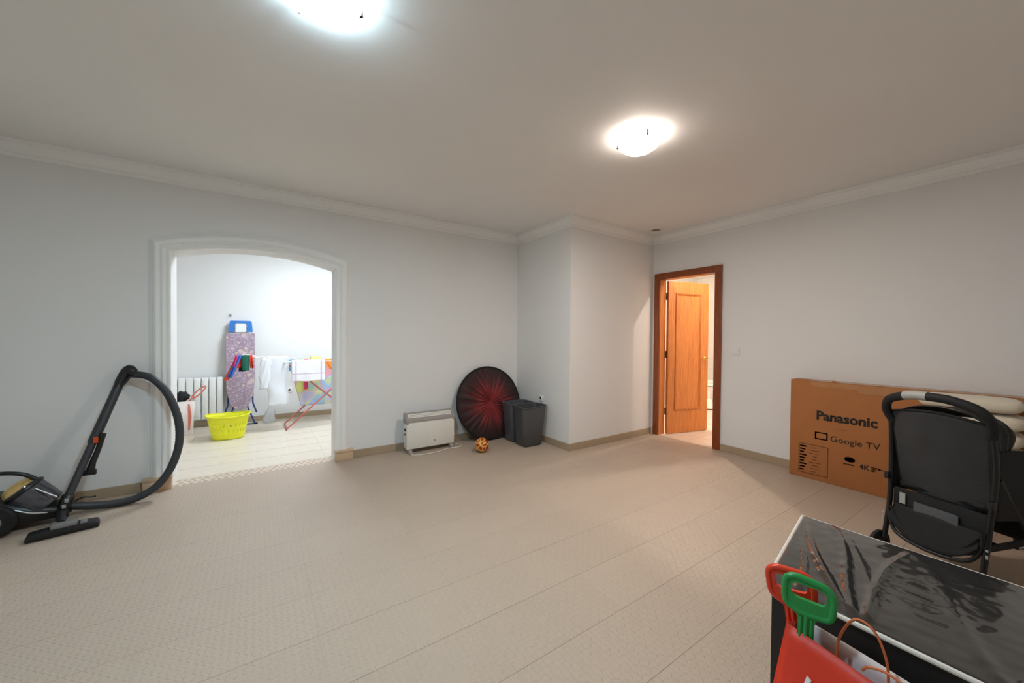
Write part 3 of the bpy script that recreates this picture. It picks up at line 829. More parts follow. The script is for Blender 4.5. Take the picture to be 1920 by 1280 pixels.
bm = BM(); lathe(bm, [(0, -.01), (.024, -.01), (.028, 0), (.024, .01), (0, .01)], 16, axis_mx((-1.10, 3.80, .028), (0, 1, 0))); obj('castor', bm, M['blackmatte'], o, 40)
# wand
wp = [Vector((-1.085, 3.735, .075)), Vector((-1.029, 3.84, .314)), Vector((-.965, 3.95, .582)), Vector((-.900, 4.03, .820)), Vector((-.860, 4.055, .945))]
w0, w1 = Vector((-1.085, 3.738, .080)), Vector((-.862, 4.050, .930))
L_ = lambda k: w0.lerp(w1, k)
bm = BM(); tube(bm, [L_(.06), L_(.52)], .0215, 16); obj('wand_lower_tube', bm, M['hose'], o, 50)
bm = BM(); tube(bm, [L_(.47), L_(.48), L_(.60), L_(.90)], [.026, .0285, .0285, .027], 16); obj('wand_upper_tube', bm, M['hose'], o, 50)
bm = BM(); tube(bm, [L_(.02), L_(.03), L_(.10), L_(.11)], [.026, .031, .031, .024], 16); nk = obj('wand_joint', bm, M['black'], o, 50)
for k_ in (.035, .075):
    p = L_(k_); bm = BM(); box(bm, p.x - .002, p.x + .016, p.y - .036, p.y - .026, p.z - .012, p.z + .014, .002); obj('joint_label', bm, M['silver'], nk, 40)
bm = BM(); p = L_(.50); box(bm, p.x + .002, p.x + .028, p.y - .040, p.y - .016, p.z - .022, p.z + .022, .004); obj('release_button', bm, M['orange'], o, 40)
bm = BM(); tube(bm, spline([L_(.88), L_(.96), Vector((-.835, 4.052, .985)), Vector((-.805, 4.045, .965)), Vector((-.785, 4.035, .945))], 5), [.027] * 5 + [.031] * 6 + [.037] * 5 + [.030] * 5, 16); obj('grip', bm, M['black'], o, 60)
bm = BM(); tube(bm, spline([L_(.93) + Vector((.01, -.012, 0)), Vector((-.862, 4.02, .865)), Vector((-.835, 4.02, .90)), Vector((-.812, 4.035, .945))], 5), .009, 8); obj('trigger_guard', bm, M['black'], o, 60)
bm = BM()
tube(bm, [(-.925, 3.885, .545), (-.950, 3.875, .43), (-.975, 3.865, .345), (-.985, 3.862, .30)], [.017, .016, .018, .024], 12)
box(bm, -1.035, -.955, 3.848, 3.878, .262, .300, .006); obj('crevice_tool', bm, M['black'], o, 40)
# hose with ribs
hp_ = spline([(-.790, 4.035, .950), (-.691, 4.005, .918), (-.594, 3.985, .790), (-.530, 3.965, .588), (-.521, 3.945, .397), (-.562, 3.915, .228), (-.635, 3.89, .108), (-.735, 3.872, .045), (-.837, 3.862, .029), (-.956, 3.85, .042), (-1.070, 3.82, .078)], 16)
bm = BM(); tube(bm, hp_, [.0275 if i % 2 else .0255 for i in range(len(hp_))], 14); obj('hose', bm, M['hose'], o, 60)
bm = BM(); tube(bm, spline([(-1.04, 3.79, .115), (-1.0, 3.78, .135), (-.965, 3.785, .128), (-.94, 3.79, .126)], 5), .005, 8); obj('cord_hook', bm, M['black'], o, 60)
# floor nozzle
bm = BM()
prism(bm, [(-.135, 0), (.135, 0), (.140, .012), (.130, .034), (.05, .040), (-.05, .040), (-.130, .034), (-.140, .012)], -.042, .042, 'XZ', .006)
nz_mx = Matrix.Translation((-1.018, 3.540, .002)) @ Matrix.Scale(1.1, 4) @ Matrix.Rotation(math.radians(12), 4, 'Z')
bm.transform(nz_mx); nzl = obj('floor_nozzle', bm, M['black'], o, 35)
bm = BM(); box(bm, -.052, .052, -.035, .05, .034, .060, .010); box(bm, .06, .09, -.03, .02, .034, .048, .004); bm.transform(nz_mx); obj('nozzle_pedal', bm, M['grey'], nzl, 35)
bm = BM(); tube(bm, spline([nz_mx @ Vector((-.01, .02, .045)), nz_mx @ Vector((-.02, .10, .055)), L_(.0), L_(.05)], 5), [.024] * 16, 14); obj('nozzle_neck', bm, M['black'], nzl, 50)

# ------------------------------------------------------------------ television carton
FX = 4.16; CY0, CY1, CZ = .03, 1.46, .893
o = thing('television_carton', 'large brown cardboard television carton standing against the right wall', 'box', (4.235, .745, 0))
obj('carton', bx(FX, XR - .024, CY0, CY1, 0, CZ, .004), M['card'], o)
obj('packing_tape', bx(FX - .0012, FX, CY0 + .02, CY1 - .15, CZ - .05, CZ - .003), M['tape'], o)
obj('packing_tape', bx(FX, XR - .026, CY0 + .02, CY1 - .15, CZ, CZ + .0012), M['tape'], o)
obj('packing_tape', bx(FX - .0020, FX - .0012, .60, .98, CZ - .075, CZ - .04), M['tape'], o)
bm = prism(BM(), [(1.10, CZ + .001), (1.16, CZ + .001), (1.145, CZ + .016)], FX + .001, FX + .004, 'YZ'); obj('torn_flap', bm, M['card'], o)
def on_face(bm, y, z, shear=0):
    """letters in the xy plane -> carton face: x to -Y, y to Z"""
    bm.transform(Matrix(((0, 0, 0, FX - .0014), (-1, 0, 0, y), (0, 1, 0, z), (0, 0, 0, 1)))); return bm
obj('printed_word', on_face(text_bm('Panasonic', .402, .083, .036), 1.258, .553), M['ink'], o, 0)
obj('printed_word', on_face(text_bm('Google TV', .318, None, .004), 1.156, .376), M['ink'], o, 0)
bm = BM()
for a in ((0, .092, 0, .010), (0, .092, .056, .066), (0, .010, .01, .056), (.082, .092, .01, .056)): box(bm, a[0], a[1], a[2], a[3], -.0003, .0003)
obj('printed_screen_symbol', on_face(bm, 1.268, .374), M['ink'], o, 0)
obj('printed_rule', bx(FX - .0016, FX, 1.045, 1.125, .492, .496), M['inkbrown'], o, 0)
bm = BM(); lathe(bm, [(0, 0), (1, 0), (1, .0004), (0, .0004)], 28, Matrix.Diagonal((.036, .022, 1, 1))); obj('printed_emblem', on_face(bm, 1.025, .250), M['inkgreen'], o, 0)
bm = BM()
for k, (a, b) in enumerate(((0, .012), (.016, .026), (.034, .044), (.047, .060), (.062, .070))): box(bm, a, b, 0, .010, -.0003, .0003)
obj('printed_caption', on_face(bm, 1.066, .203), M['inkbrown'], o, 0)
obj('printed_word', on_face(text_bm('4K', .064, .044, .016), .962, .192), M['ink'], o, 0)
bm = BM()
for a in ((0, .022, .028, .036), (.026, .040, .026, .036), (.044, .058, .022, .034), (.062, .074, .022, .030), (.004, .030, .014, .021), (.0, .024, 0, .008)): box(bm, *a, -.0003, .0003)
obj('printed_caption', on_face(bm, .892, .192), M['inkyellow'], o, 0)
bm = BM()
for a in ((0, .215, 0, .003), (0, .215, .263, .266), (0, .003, 0, .266), (.212, .215, 0, .266)): box(bm, *a, -.0003, .0003)
for k in range(9):
    z = .02 + k * .027
    box(bm, .008, .040 + .02 * ((k * 7) % 3) / 2, z, z + .012, -.0003, .0003); box(bm, .08 + .01 * (k % 3), .13 + .02 * ((k * 5) % 4) / 2, z + .003, z + .006, -.0003, .0003)
obj('printed_data_table', on_face(bm, 1.386, .048), M['inkbrown'], o, 0)

# ------------------------------------------------------------------ cream bedding in front of the carton
def pillow(name, label, cat, cx, cy, cz, hx, hy, hz, m, rot=0, group=None, seams=0):
    bm = BM()
    def f(u, v):
        a = 2 * PI * u; b = PI * (v - .5); p = .35
        c, s = math.cos(a), math.sin(a); cb, sb = math.cos(b), math.sin(b)
        e = lambda q, k: math.copysign(abs(q) ** k, q)
        x = hx * e(c, .35) * max(cb, 0) ** .45; y = hy * e(s, .35) * max(cb, 0) ** .45; z = hz * e(sb, .7)
        w_ = noise.noise(Vector((x * 9, y * 9, z * 9 + hx * 50))) * .008
        return Vector((x * (1 + w_ * 3), y * (1 + w_ * 3), z + w_ * .5))
    grid(bm, f, 48, 19, True)
    o = obj(name, bm, m, None, 80); o.location = (cx, cy, cz); o.rotation_euler = (0, 0, rot)
    return tag(o, label, cat, group)
SX, SY = 3.98, .36
stand = thing('folding_stool', 'low dark stool carrying the cream blankets behind the pushchair', 'stool', (SX, SY, 0))
obj('seat', bx(SX - .15, SX + .15, SY - .22, SY + .22, .44, .465, .004), M['black'], stand)
for sx in (-1, 1):
    for sy in (-1, 1):
        bm = BM(); tube(bm, [(SX + sx * .13, SY + sy * .19, .44), (SX + sx * .14, SY + sy * .20, 0)], .012, 10); obj('leg', bm, M['black'], stand)
zz = .466
for k, (hz, lab) in enumerate(((.058, 'cream folded blanket at the bottom of the pile behind the pushchair'), (.052, 'cream folded blanket second from the bottom of the pile'), (.052, 'cream folded blanket third from the bottom of the pile'), (.046, 'cream folded blanket on top of the pile before the carton'))):
    pillow('folded_blanket', lab, 'blanket', SX - .01 * k, SY + .01 * (k % 2), zz + hz, .15, .235 - .004 * k, hz, M['cream'], .02 * k, 'folded blankets in the pile'); zz += hz * 2 + .007
pillow('cream_cushion', 'cream padded cushion at the right edge beyond the pushchair', 'cushion', 3.80, -.10, .70, .10, .16, .26, M['cream'], .3)

# ------------------------------------------------------------------ pushchair, seen from behind
SR = math.atan2(-.932, -.361)
o = thing('pushchair', 'black folding pushchair seen from behind with mesh back and foam handle', 'pushchair', (2.970, .3925, 0), SR)
o.scale = (.88, 1, 1)
# local: x right, y forward (away from us), z up
hb = spline([(-.222, .03, .80), (-.240, .0, .865), (-.205, -.03, .930), (-.10, -.045, .966), (0, -.05, .972), (.10, -.045, .966), (.205, -.03, .930), (.240, .0, .865), (.222, .03, .80)], 7)
bm = BM(); tube(bm, hb, .023, 14); hd = obj('handle', bm, M['blackmatte'], o, 60, local=True)
bm = BM(); tube(bm, [p + Vector((0, -.001, .001)) for p in hb[20:29]], .0242, 14); obj('grip_label', bm, M['gripgrey'], hd, 60, local=True)
def back_fn(u, v):
    x = -.222 + .444 * u; z = .860 - .43 * v
    bulge = .035 * math.sin(PI * u) ** .8 * (1 - .5 * v)
    top = .030 * math.sin(PI * u) * (1 - v)
    n_ = noise.noise(Vector((x * 8, z * 8, 3.1))) * .006
    return Vector((x * (1 - .05 * v), .015 - bulge + .07 * v + n_, z + top - .02 * v * math.sin(PI * u)))
bm = BM(); grid(bm, back_fn, 30, 26); obj('back_panel', bm, M['mesh'], o, 80, local=True, solid=.006)
bm = BM()
for u in (0, 1): tube(bm, [back_fn(u, k / 12) for k in range(13)], .007, 8)
tube(bm, [back_fn(k / 16, 0) for k in range(17)], .007, 8); tube(bm, [back_fn(k / 16, 1) for k in range(17)], .006, 8)
obj('back_piping', bm, M['canopy'], o, 60, local=True)
def can_fn(u, v):     # hood: from the top of the back forwards
    a = PI * u; b = v * 1.15
    x = -.245 * math.cos(a); rz = .17 * math.sin(a) ** .75
    return Vector((x * (1 - .06 * math.sin(b)), .04 + .30 * math.sin(b) * (.35 + .65 * math.sin(a)), .74 + rz * math.cos(b * .75) + .006 * math.sin(v * 18)))
bm = BM(); grid(bm, can_fn, 30, 20); obj('canopy', bm, M['canopy'], o, 80, local=True, solid=.005)
for v in (.0, .5, 1.):
    bm = BM(); tube(bm, [can_fn(k / 24, v) + Vector((0, 0, .004)) for k in range(25)], .006, 8); obj('canopy_rib', bm, M['black'], o, 60, local=True)
for s in (-1, 1):
    bm = BM(); tube(bm, spline([(s * .230, .02, .83), (s * .236, .04, .62), (s * .226, .02, .35), (s * .225, -.02, .12)], 6), .0135, 12); obj('frame_tube', bm, M['black'], o, 60, local=True)
    bm = BM(); tube(bm, spline([(s * .236, .06, .60), (s * .22, .25, .38), (s * .20, .52, .13)], 6), .0125, 12); obj('frame_tube', bm, M['black'], o, 60, local=True)
    bm = BM(); grid(bm, lambda u, v, s=s: Vector((s * (.226 + .01 * math.sin(PI * v)), .05 + .30 * u * (1 - .3 * v), .74 - .34 * v - .02 * u)), 12, 12); obj('seat_side', bm, M['canopy'], o, 80, local=True, solid=.012)
    for (wy, wr, wx) in ((-.02, .075, .252), (.56, .065, .19)):
        bm = BM(); lathe(bm, [(wr * .45, -.012), (wr * .85, -.014), (wr, -.009), (wr, .009), (wr * .85, .014), (wr * .45, .012)], 32, axis_mx((s * wx, wy, wr + .001), (1, 0, 0)), caps=False)
        wl = obj('wheel', bm, M['blackmatte'], o, 45, local=True)
        bm = BM(); lathe(bm, [(0, -.010), (wr * .46, -.010), (wr * .46, .010), (0, .010)], 20, axis_mx((s * wx, wy, wr + .001), (1, 0, 0))); obj('hub', bm, M['black'], wl, 45, local=True)
    bm = BM(); tube(bm, [(s * .20, .52, .13), (s * .19, .56, .066)], .014, 10); obj('fork', bm, M['black'], o, 60, local=True)
    bm = BM(); box(bm, s * .236 - .012, s * .236 + .012, .00, .03, .46, .50, .004); obj('frame_joint', bm, M['black'], o, 40, local=True)
    bm = BM(); box(bm, s * .238 - .005, s * .238 + .005, -.016, -.012, .225, .245, .002); box(bm, s * .238 - .005, s * .238 + .005, -.016, -.012, .26, .272, .002); obj('frame_rivet', bm, M['gripgrey'], o, 40, local=True)
bm = BM(); tube(bm, [(-.252, -.02, .076), (.252, -.02, .076)], .011, 10); obj('rear_axle', bm, M['black'], o, 60, local=True)
bm = BM(); box(bm, -.03, .05, -.045, -.01, .082, .10, .006); obj('brake_pedal', bm, M['black'], o, 40, local=True)
bm = BM(); tube(bm, spline([(-.215, .0, .34), (-.205, -.005, .24), (-.15, -.02, .175), (0, -.03, .155), (.15, -.02, .175), (.205, -.005, .24), (.215, .0, .34)], 6), .010, 10); obj('basket_rim', bm, M['black'], o, 60, local=True)
def bas(u, v):
    x = -.20 + .40 * u
    return Vector((x, -.015 + .42 * v, .165 + .10 * (2 * u - 1) ** 4 + .05 * (1 - min(1, v * 6))))
bm = BM(); grid(bm, lambda u, v: Vector((-.205 + .41 * u, -.022 + .05 * (1 - v) - .012 * math.sin(PI * u), (.33 - .168 * v) + .10 * v * abs(2 * u - 1) ** 3)), 20, 10); obj('basket_back', bm, M['canopy'], o, 80, local=True, solid=.005)
bm = BM(); grid(bm, bas, 20, 14); obj('basket', bm, M['canopy'], o, 80, local=True, solid=.006)
obj('basket_panel', bx(-.10, .105, .014, .024, .262, .375, .003), mat('grey_ripstop', (82, 82, 86), .6, bump=.3, bscale=60), o, 35, local=True)
obj('care_label', bx(-.175, -.145, .020, .024, .34, .40), M['gripgrey'], o, 35, local=True)
bm = BM(); grid(bm, lambda u, v: Vector((-.20 + .40 * u, .06 + .28 * v, .44 + .015 * math.sin(PI * u) - .03 * v)), 14, 10); obj('seat', bm, M['canopy'], o, 80, local=True, solid=.03)
bm = BM(); grid(bm, lambda u, v: Vector((-.17 + .34 * u, .34 + .14 * v, .41 - .20 * v)), 10, 8); obj('footrest', bm, M['canopy'], o, 80, local=True, solid=.02)
bm = BM(); box(bm, -.215, .215, .03, .05, .25, .42, .006); obj('seat_back_lower', bm, M['canopy'], o, 35, local=True)

# ------------------------------------------------------------------ film-wrapped slab in the foreground
TZ = .42
NL, FL_, FRx, NRx, YE = (1.486, .577), (2.168, .697), 2.200, 1.492, -.62
o = thing('wrapped_table', 'long low table wrapped in shiny black plastic film with white edging', 'table', (1.84, 0, 0))
bm = BM()
prism(bm, [(NL[0] + .006, NL[1] - .008), (FL_[0] - .006, FL_[1] - .008), (FRx - .006, YE), (NRx + .006, YE)], .0, TZ - .012, 'XY', .004)
obj('side_panels', bm, M['boxblack'], o)
def top_fn(u, v):
    # u from left end (far from the wall of the camera) to right, v from near to far edge
    a = Vector((NL[0], NL[1])).lerp(Vector((FL_[0], FL_[1])), v); b = Vector((NRx, YE)).lerp(Vector((FRx, YE)), v)
    p = a.lerp(b, u)
    d = u * 1.2
    wr = 0
    for k, (c0, sl, am, wd) in enumerate(((.035, .10, .008, .010), (.10, .20, .013, .013), (.17, .16, .012, .012), (.21, .10, .006, .008), (.28, -.10, .008, .012), (.42, .22, .005, .02), (.62, -.2, .003, .012))):
        c = c0 + sl * (.5 - v) + .018 * math.sin(5 * v + k * 2)
        wr += am * math.exp(-((d - c) / wd) ** 2) * (1 - .5 * v)
    wr += .0014 * noise.noise(Vector((p.x * 6, p.y * 6, 1.7))) + .0012 * noise.noise(Vector((p.x * 25, p.y * 25, 4.2)))
    ed = min(v, 1 - v, u * 1.8) * 14
    return Vector((p.x, p.y, TZ + .004 + wr * min(1, ed)))
bm = BM(); grid(bm, top_fn, 170, 80); obj('film_top', bm, M['film'], o, 80, solid=.003, recalc=False)
for a, b in ((NL, FL_), (NL, (NRx, YE)), (FL_, (FRx, YE))):
    bm = BM(); tube(bm, [Vector((a[0] - .005, a[1] + .004, TZ - .001)), Vector((b[0] - .005, b[1] + .004, TZ - .001))], .0075, 8); obj('edge_strip', bm, M['white_edge'], o)

# ------------------------------------------------------------------ red paper bag and toy spades
o = thing('paper_bag', 'red paper carrier bag with white lining in the foreground corner', 'bag', (1.27, .30, 0))
ft, fb = [Vector((1.317, .461, .42)), Vector((1.262, .165, .405))], [Vector((1.190, .492, 0)), Vector((1.140, .150, 0))]
bt_, bb_ = [Vector((1.378, .455, .42)), Vector((1.352, .150, .405))], [Vector((1.375, .470, 0)), Vector((1.325, .128, 0))]
def quad(bm, P, n=10, m_=10, wob=.004, seed=0, sag=0):
    def f(u, v):
        p = P[0].lerp(P[1], u).lerp(P[2].lerp(P[3], u), v)
        q = noise.noise(p * 9 + Vector((seed, 0, 0))) * wob * min(1, u * 8, (1 - u) * 8)
        return p + Vector((-q, 0, 0)) + Vector((0, 0, -sag * math.sin(PI * u) * (1 - v)))
    grid(bm, f, n, m_)
bm = BM(); quad(bm, [ft[0], ft[1], fb[0], fb[1]], 16, 12, .010, 1); obj('front_panel', bm, M['red'], o, 80, solid=.0016)
bm = BM(); quad(bm, [bt_[0], bt_[1], bb_[0], bb_[1]], 16, 12, .006, 2); obj('back_panel', bm, M['paperwhite'], o, 80, solid=.0016)
for k in (0, 1):
    bm = BM(); mid_t = (ft[k] + bt_[k]) / 2 + Vector((0, (-.012 if k == 0 else .012), 0)); mid_b = (fb[k] + bb_[k]) / 2
    quad(bm, [ft[k], mid_t, fb[k], mid_b], 5, 10, 0); quad(bm, [mid_t, bt_[k], mid_b, bb_[k]], 5, 10, 0); obj('gusset', bm, M['red'], o, 40, solid=.0016)
bm = BM(); v = [bm.verts.new(p + Vector((0, 0, .001))) for p in (fb[0], fb[1], bb_[1], bb_[0])]; bm.faces.new(v); obj('base', bm, M['red'], o, 0, solid=.001)
def fp(u, v): return ft[0].lerp(ft[1], u).lerp(fb[0].lerp(fb[1], u), v)
bm = BM()
nn = (ft[1] - ft[0]).cross(fb[0] - ft[0]).normalized(); nn = nn if nn.x < 0 else -nn
pts = [(.247, .212), (.280, .222), (.235, .50), (.190, .50)]
vs = [bm.verts.new(fp(*q) + nn * .010) for q in pts]; vs2 = [bm.verts.new(fp(*q) + nn * .004) for q in pts]
bm.faces.new(vs); bm.faces.new(vs2[::-1])
for k in range(4): bm.faces.new((vs[k], vs2[k], vs2[(k + 1) % 4], vs[(k + 1) % 4]))
obj('printed_stroke', bm, M['white'], o, 0)
bm = BM(); tube(bm, spline([(1.346, .350, .375), (1.348, .345, .44), (1.352, .315, .505), (1.348, .275, .500), (1.346, .250, .44), (1.344, .245, .37)], 6), .0032, 8); obj('cord_handle', bm, M['cord'], o, 60)
bm = BM(); tube(bm, spline([(1.296, .285, .415), (1.290, .272, .435), (1.285, .235, .448), (1.280, .195, .435), (1.276, .178, .40)], 6), .0032, 8); obj('cord_handle', bm, M['cord'], o, 60)

SPG = Vector((1.318, .410, .560)); SPR = Vector((1.352, .470, .548))
def spade(name, label, m, top, roll, yaw, stem):
    """toy spade: D-shaped grip, hole, ribbed stem; blade down in the bag"""
    o = thing(name, label, 'toy spade', top, 0, 'toy spades in the bag')
    out = [(-.050, .010), (-.058, -.006), (-.056, -.060), (-.048, -.078), (-.020, -.094), (-.018, -stem), (.018, -stem), (.020, -.094), (.030, -.092), (.052, -.086), (.060, -.070), (.062, -.020), (.056, .000), (.040, .012), (-.030, .018)]
    def rounded(poly, r, n=4):
        res = []
        L = len(poly)
        for i in range(L):
            p0, p1, p2 = Vector(poly[i - 1]), Vector(poly[i]), Vector(poly[(i + 1) % L])
            a = p1 + (p0 - p1).normalized() * min(r, (p0 - p1).length * .45); b = p1 + (p2 - p1).normalized() * min(r, (p2 - p1).length * .45)
            for k in range(n + 1):
                t = k / n; res.append(tuple(a * (1 - t) ** 2 + p1 * 2 * t * (1 - t) + b * t * t))
        return res
    ro = rounded(out, .012)
    hole = rounded([(-.036, -.004), (-.040, -.036), (-.026, -.046), (.040, -.046), (.044, -.012), (.030, -.002)], .010)
    rx = Matrix.Translation(top) @ Matrix.Rotation(yaw, 4, 'Z') @ Matrix.Rotation(roll, 4, 'Y') @ Matrix.Scale(1.0, 4)
    # plate with a hole: fill by edge-net
    bm = BM()
    for y in (-.006, .006):
        eds = []
        for poly in (ro, hole):
            vv = [bm.verts.new((x, y, z)) for x, z in poly]
            eds += [bm.edges.new((vv[k], vv[(k + 1) % len(vv)])) for k in range(len(vv))]
        bmesh.ops.triangle_fill(bm, use_beauty=True, use_dissolve=False, edges=eds)
    bm.verts.ensure_lookup_table()
    n1, n2 = len(ro), len(hole); tot = n1 + n2
    for off, cnt in ((0, n1), (n1, n2)):
        for k in range(cnt):
            a, b = off + k, off + (k + 1) % cnt
            bm.faces.new((bm.verts[a], bm.verts[b], bm.verts[tot + b], bm.verts[tot + a]))
    bm.transform(rx); obj('grip_plate', bm, m, o, 35)
    bm = BM()
    edge = [p for p in out if p[1] > -.09]
    loop = rounded([(-.050, .010), (-.058, -.006), (-.056, -.060), (-.048, -.078), (-.018, -.092), (.052, -.086), (.060, -.070), (.062, -.020), (.056, .000), (.040, .012), (-.030, .018)], .012)
    tube(bm, [(x * .93, 0, (z + .035) * .93 - .035) for x, z in loop], .0095, 10, closed=True)
    bm.transform(rx); obj('rounded_rim', bm, m, o, 70)
    bm = BM(); tube(bm, [(0, -.007, -.085), (0, -.007, -stem)], .0055, 8); tube(bm, [(-.012, -.006, -.095), (-.012, -.006, -stem)], .004, 8); tube(bm, [(.012, -.006, -.095), (.012, -.006, -stem)], .004, 8)
    bm.transform(rx); obj('stem_rib', bm, m, o, 60)
    bm = BM(); grid(bm, lambda u, v: Vector((-.045 + .09 * u, .012 * (2 * u - 1) ** 2 * (1 - v), -stem + .004 - .12 * v * (1 - .25 * (2 * u - 1) ** 2))), 10, 10)
    bm.transform(rx); obj('blade', bm, m, o, 60, solid=.003)
    return o
spade('toy_spade', 'green plastic toy spade handle sticking out of the red bag', M['green'], SPG, math.radians(2), math.radians(-74), .25)
spade('toy_spade', 'red plastic toy spade handle behind the green one in the bag', M['redplastic'], SPR, math.radians(-6), math.radians(-74), .25)

# ------------------------------------------------------------------ laundry room
# radiator
o = thing('radiator', 'white column radiator on the laundry wall', 'radiator', (-.80, 6.52, .10))
for k in range(9):
    x = -1.113 + k * .0795
    bm = BM(); box(bm, x + .003, x + .0765, 6.50, 6.575, .115, .675, .008); box(bm, x + .012, x + .068, 6.488, 6.502, .15, .655, .005); obj('column', bm, M['rad'], o, 40)
for z in (.16, .63):
    bm = BM(); tube(bm, [(-1.12, 6.54, z), (-.395, 6.54, z)], .018, 10); obj('header_pipe', bm, M['rad'], o, 60)
for x in (-1.0, -.52): obj('bracket', bx(x, x + .02, 6.57, YL, .55, .60), M['rad'], o, 40)

# ironing board, leaning upright against the wall
o = thing('ironing_board', 'ironing board with mauve printed cover leaning upright on the wall', 'ironing board', (-.20, 6.40, 0))
tl = math.atan2(.14, 1.30)
def ib(x, z, d=0):      # board plane: z up the board, tilted back at the top
    return Vector((-.203 + x, 6.40 + z * math.sin(tl) - d * math.cos(tl), z * math.cos(tl) + d * math.sin(tl)))
outl = [(-.157, 1.285), (-.163, 1.27), (-.163, .66), (-.156, .52), (-.138, .40), (-.108, .30), (-.066, .245), (0, .225), (.066, .245), (.108, .30), (.138, .40), (.156, .52), (.163, .66), (.163, 1.27), (.157, 1.285)]
def plate(name, poly, d0, d1, m, par, bev=.003):
    bm = BM(); t = bmesh.new()
    v0 = [t.verts.new(ib(x, z, d0)) for x, z in poly]; v1 = [t.verts.new(ib(x, z, d1)) for x, z in poly]; n = len(poly)
    t.faces.new(v0); t.faces.new(v1[::-1])
    for k in range(n): t.faces.new((v0[k], v0[(k + 1) % n], v1[(k + 1) % n], v1[k]))
    bmesh.ops.triangulate(t, faces=[f for f in t.faces if len(f.verts) > 4]); merge(bm, t); return obj(name, bm, m, par, 35)
plate('padded_cover', outl, -.002, .022, M['cover'], o)
for poly in ([(-.137, 1.300), (-.137, 1.33), (-.125, 1.452), (-.112, 1.462), (.112, 1.462), (.125, 1.452), (.137, 1.33), (.137, 1.300), (.060, 1.310), (.072, 1.318), (.068, 1.352), (.075, 1.385), (.060, 1.43), (-.060, 1.43), (-.075, 1.385), (-.068, 1.352), (-.072, 1.318), (-.060, 1.310)],):
    plate('iron_rest', poly, -.004, .016, M['blue'], o)
plate('iron_rest_plate', [(-.062, 1.300), (-.062, 1.432), (.062, 1.432), (.062, 1.300)], -.002, .004, M['white'], o)
for s in (-1, 1):
    bm = BM(); tube(bm, [ib(s * .13, .95, -.03), ib(s * .14, .30, -.035), ib(s * .185, .16, -.05)], .010, 10); obj('leg', bm, M['bluemetal'], o, 60)
    bm = BM(); tube(bm, [ib(s * .05, .60, -.025), ib(s * .08, .25, -.02), Vector((-.203 + s * .165, 6.40, .012))], .010, 10); obj('leg', bm, M['bluemetal'], o, 60)
    bm = BM(); tube(bm, [Vector((-.203 + s * .150, 6.395, .012)), Vector((-.203 + s * .195, 6.405, .012))], .013, 10); obj('foot_cap', bm, M['blackmatte'], o, 60)
bm = BM(); tube(bm, [Vector((-.36, 6.40, .012)), Vector((-.05, 6.40, .012))], .009, 10); obj('foot_bar', bm, M['bluemetal'], o, 60)

# yellow basket
o = thing('laundry_basket', 'bright yellow plastic laundry basket with slotted sides', 'basket', (-.30, 5.72, 0))
def bsk(u, v):
    a = 2 * PI * u
    hx = .155 + .055 * v + (.008 if v > .96 else 0); hy = .115 + .045 * v + (.008 if v > .96 else 0)
    e = lambda q: math.copysign(abs(q) ** .75, q)
    return Vector((-.30 + hx * e(math.cos(a)), 5.72 + hy * e(math.sin(a)), .004 + .272 * v + .018 * v * math.cos(a) ** 2))
NU, NV = 112, 15
bm = BM(); grid(bm, bsk, NU, NV, True, skip=lambda i, j: (j in (8, 9) and i % 4 == 1) or (j in (4, 5) and i % 4 == 3))
obj('slotted_wall', bm, M['yellow'], o, 60, solid=.004)
bm = BM(); bm.faces.new([bm.verts.new(bsk(k / 56, 0) + Vector((0, 0, .002))) for k in range(56)]); obj('bottom', bm, M['yellow'], o, 0, solid=.004)
bm = BM(); tube(bm, [bsk(k / 64, 1) for k in range(64)], .008, 8, closed=True); obj('rim', bm, M['yellow'], o, 60)

# drying rack
RZ = .905
o = thing('drying_rack', 'folding drying rack with white rails and salmon pink crossed legs', 'drying rack', (.80, 5.95, 0))
for y in (5.76, 6.16):
    bm = BM(); tube(bm, [(.31, y, .015), (1.27, y + .0, RZ)], .010, 10); obj('leg', bm, M['rackred'], o, 60)
for y in (5.80, 6.12):
    bm = BM(); tube(bm, [(.32, y, RZ - .02), (.62, y, .60), (1.28, y, .015)], [.011, .011, .011], 10); obj('leg', bm, M['rackred'], o, 60)
for x in (.31,):
    bm = BM(); tube(bm, [(x, 5.76, .012), (x, 6.16, .012)], .010, 10); obj('foot_bar', bm, M['rackred'], o, 60)
bm = BM(); tube(bm, [(1.28, 5.80, .012), (1.28, 6.12, .012)], .010, 10); obj('foot_bar', bm, M['rackred'], o, 60)
for x in (.29, 1.30):
    bm = BM(); tube(bm, [(x, 5.72, RZ), (x, 6.20, RZ)], .010, 10); obj('end_rail', bm, M['white'], o, 60)
for k in range(6):
    y = 5.73 + k * .092
    bm = BM(); tube(bm, [(.29, y, RZ), (1.30, y, RZ)], .006, 8); obj('rod', bm, M['white'], o, 60)
for y in (5.78, 6.10):
    bm = BM(); tube(bm, [(.30, y, RZ), (-.165, y, 1.005)], .007, 8); obj('wing_rail', bm, M['white'], o, 60)
for k in range(4):
    t_ = .2 + .26 * k; x, z = .30 - .465 * t_, RZ + .1 * t_
    bm = BM(); tube(bm, [(x, 5.78, z), (x, 6.10, z)], .005, 8); obj('wing_rod', bm, M['white'], o, 60)

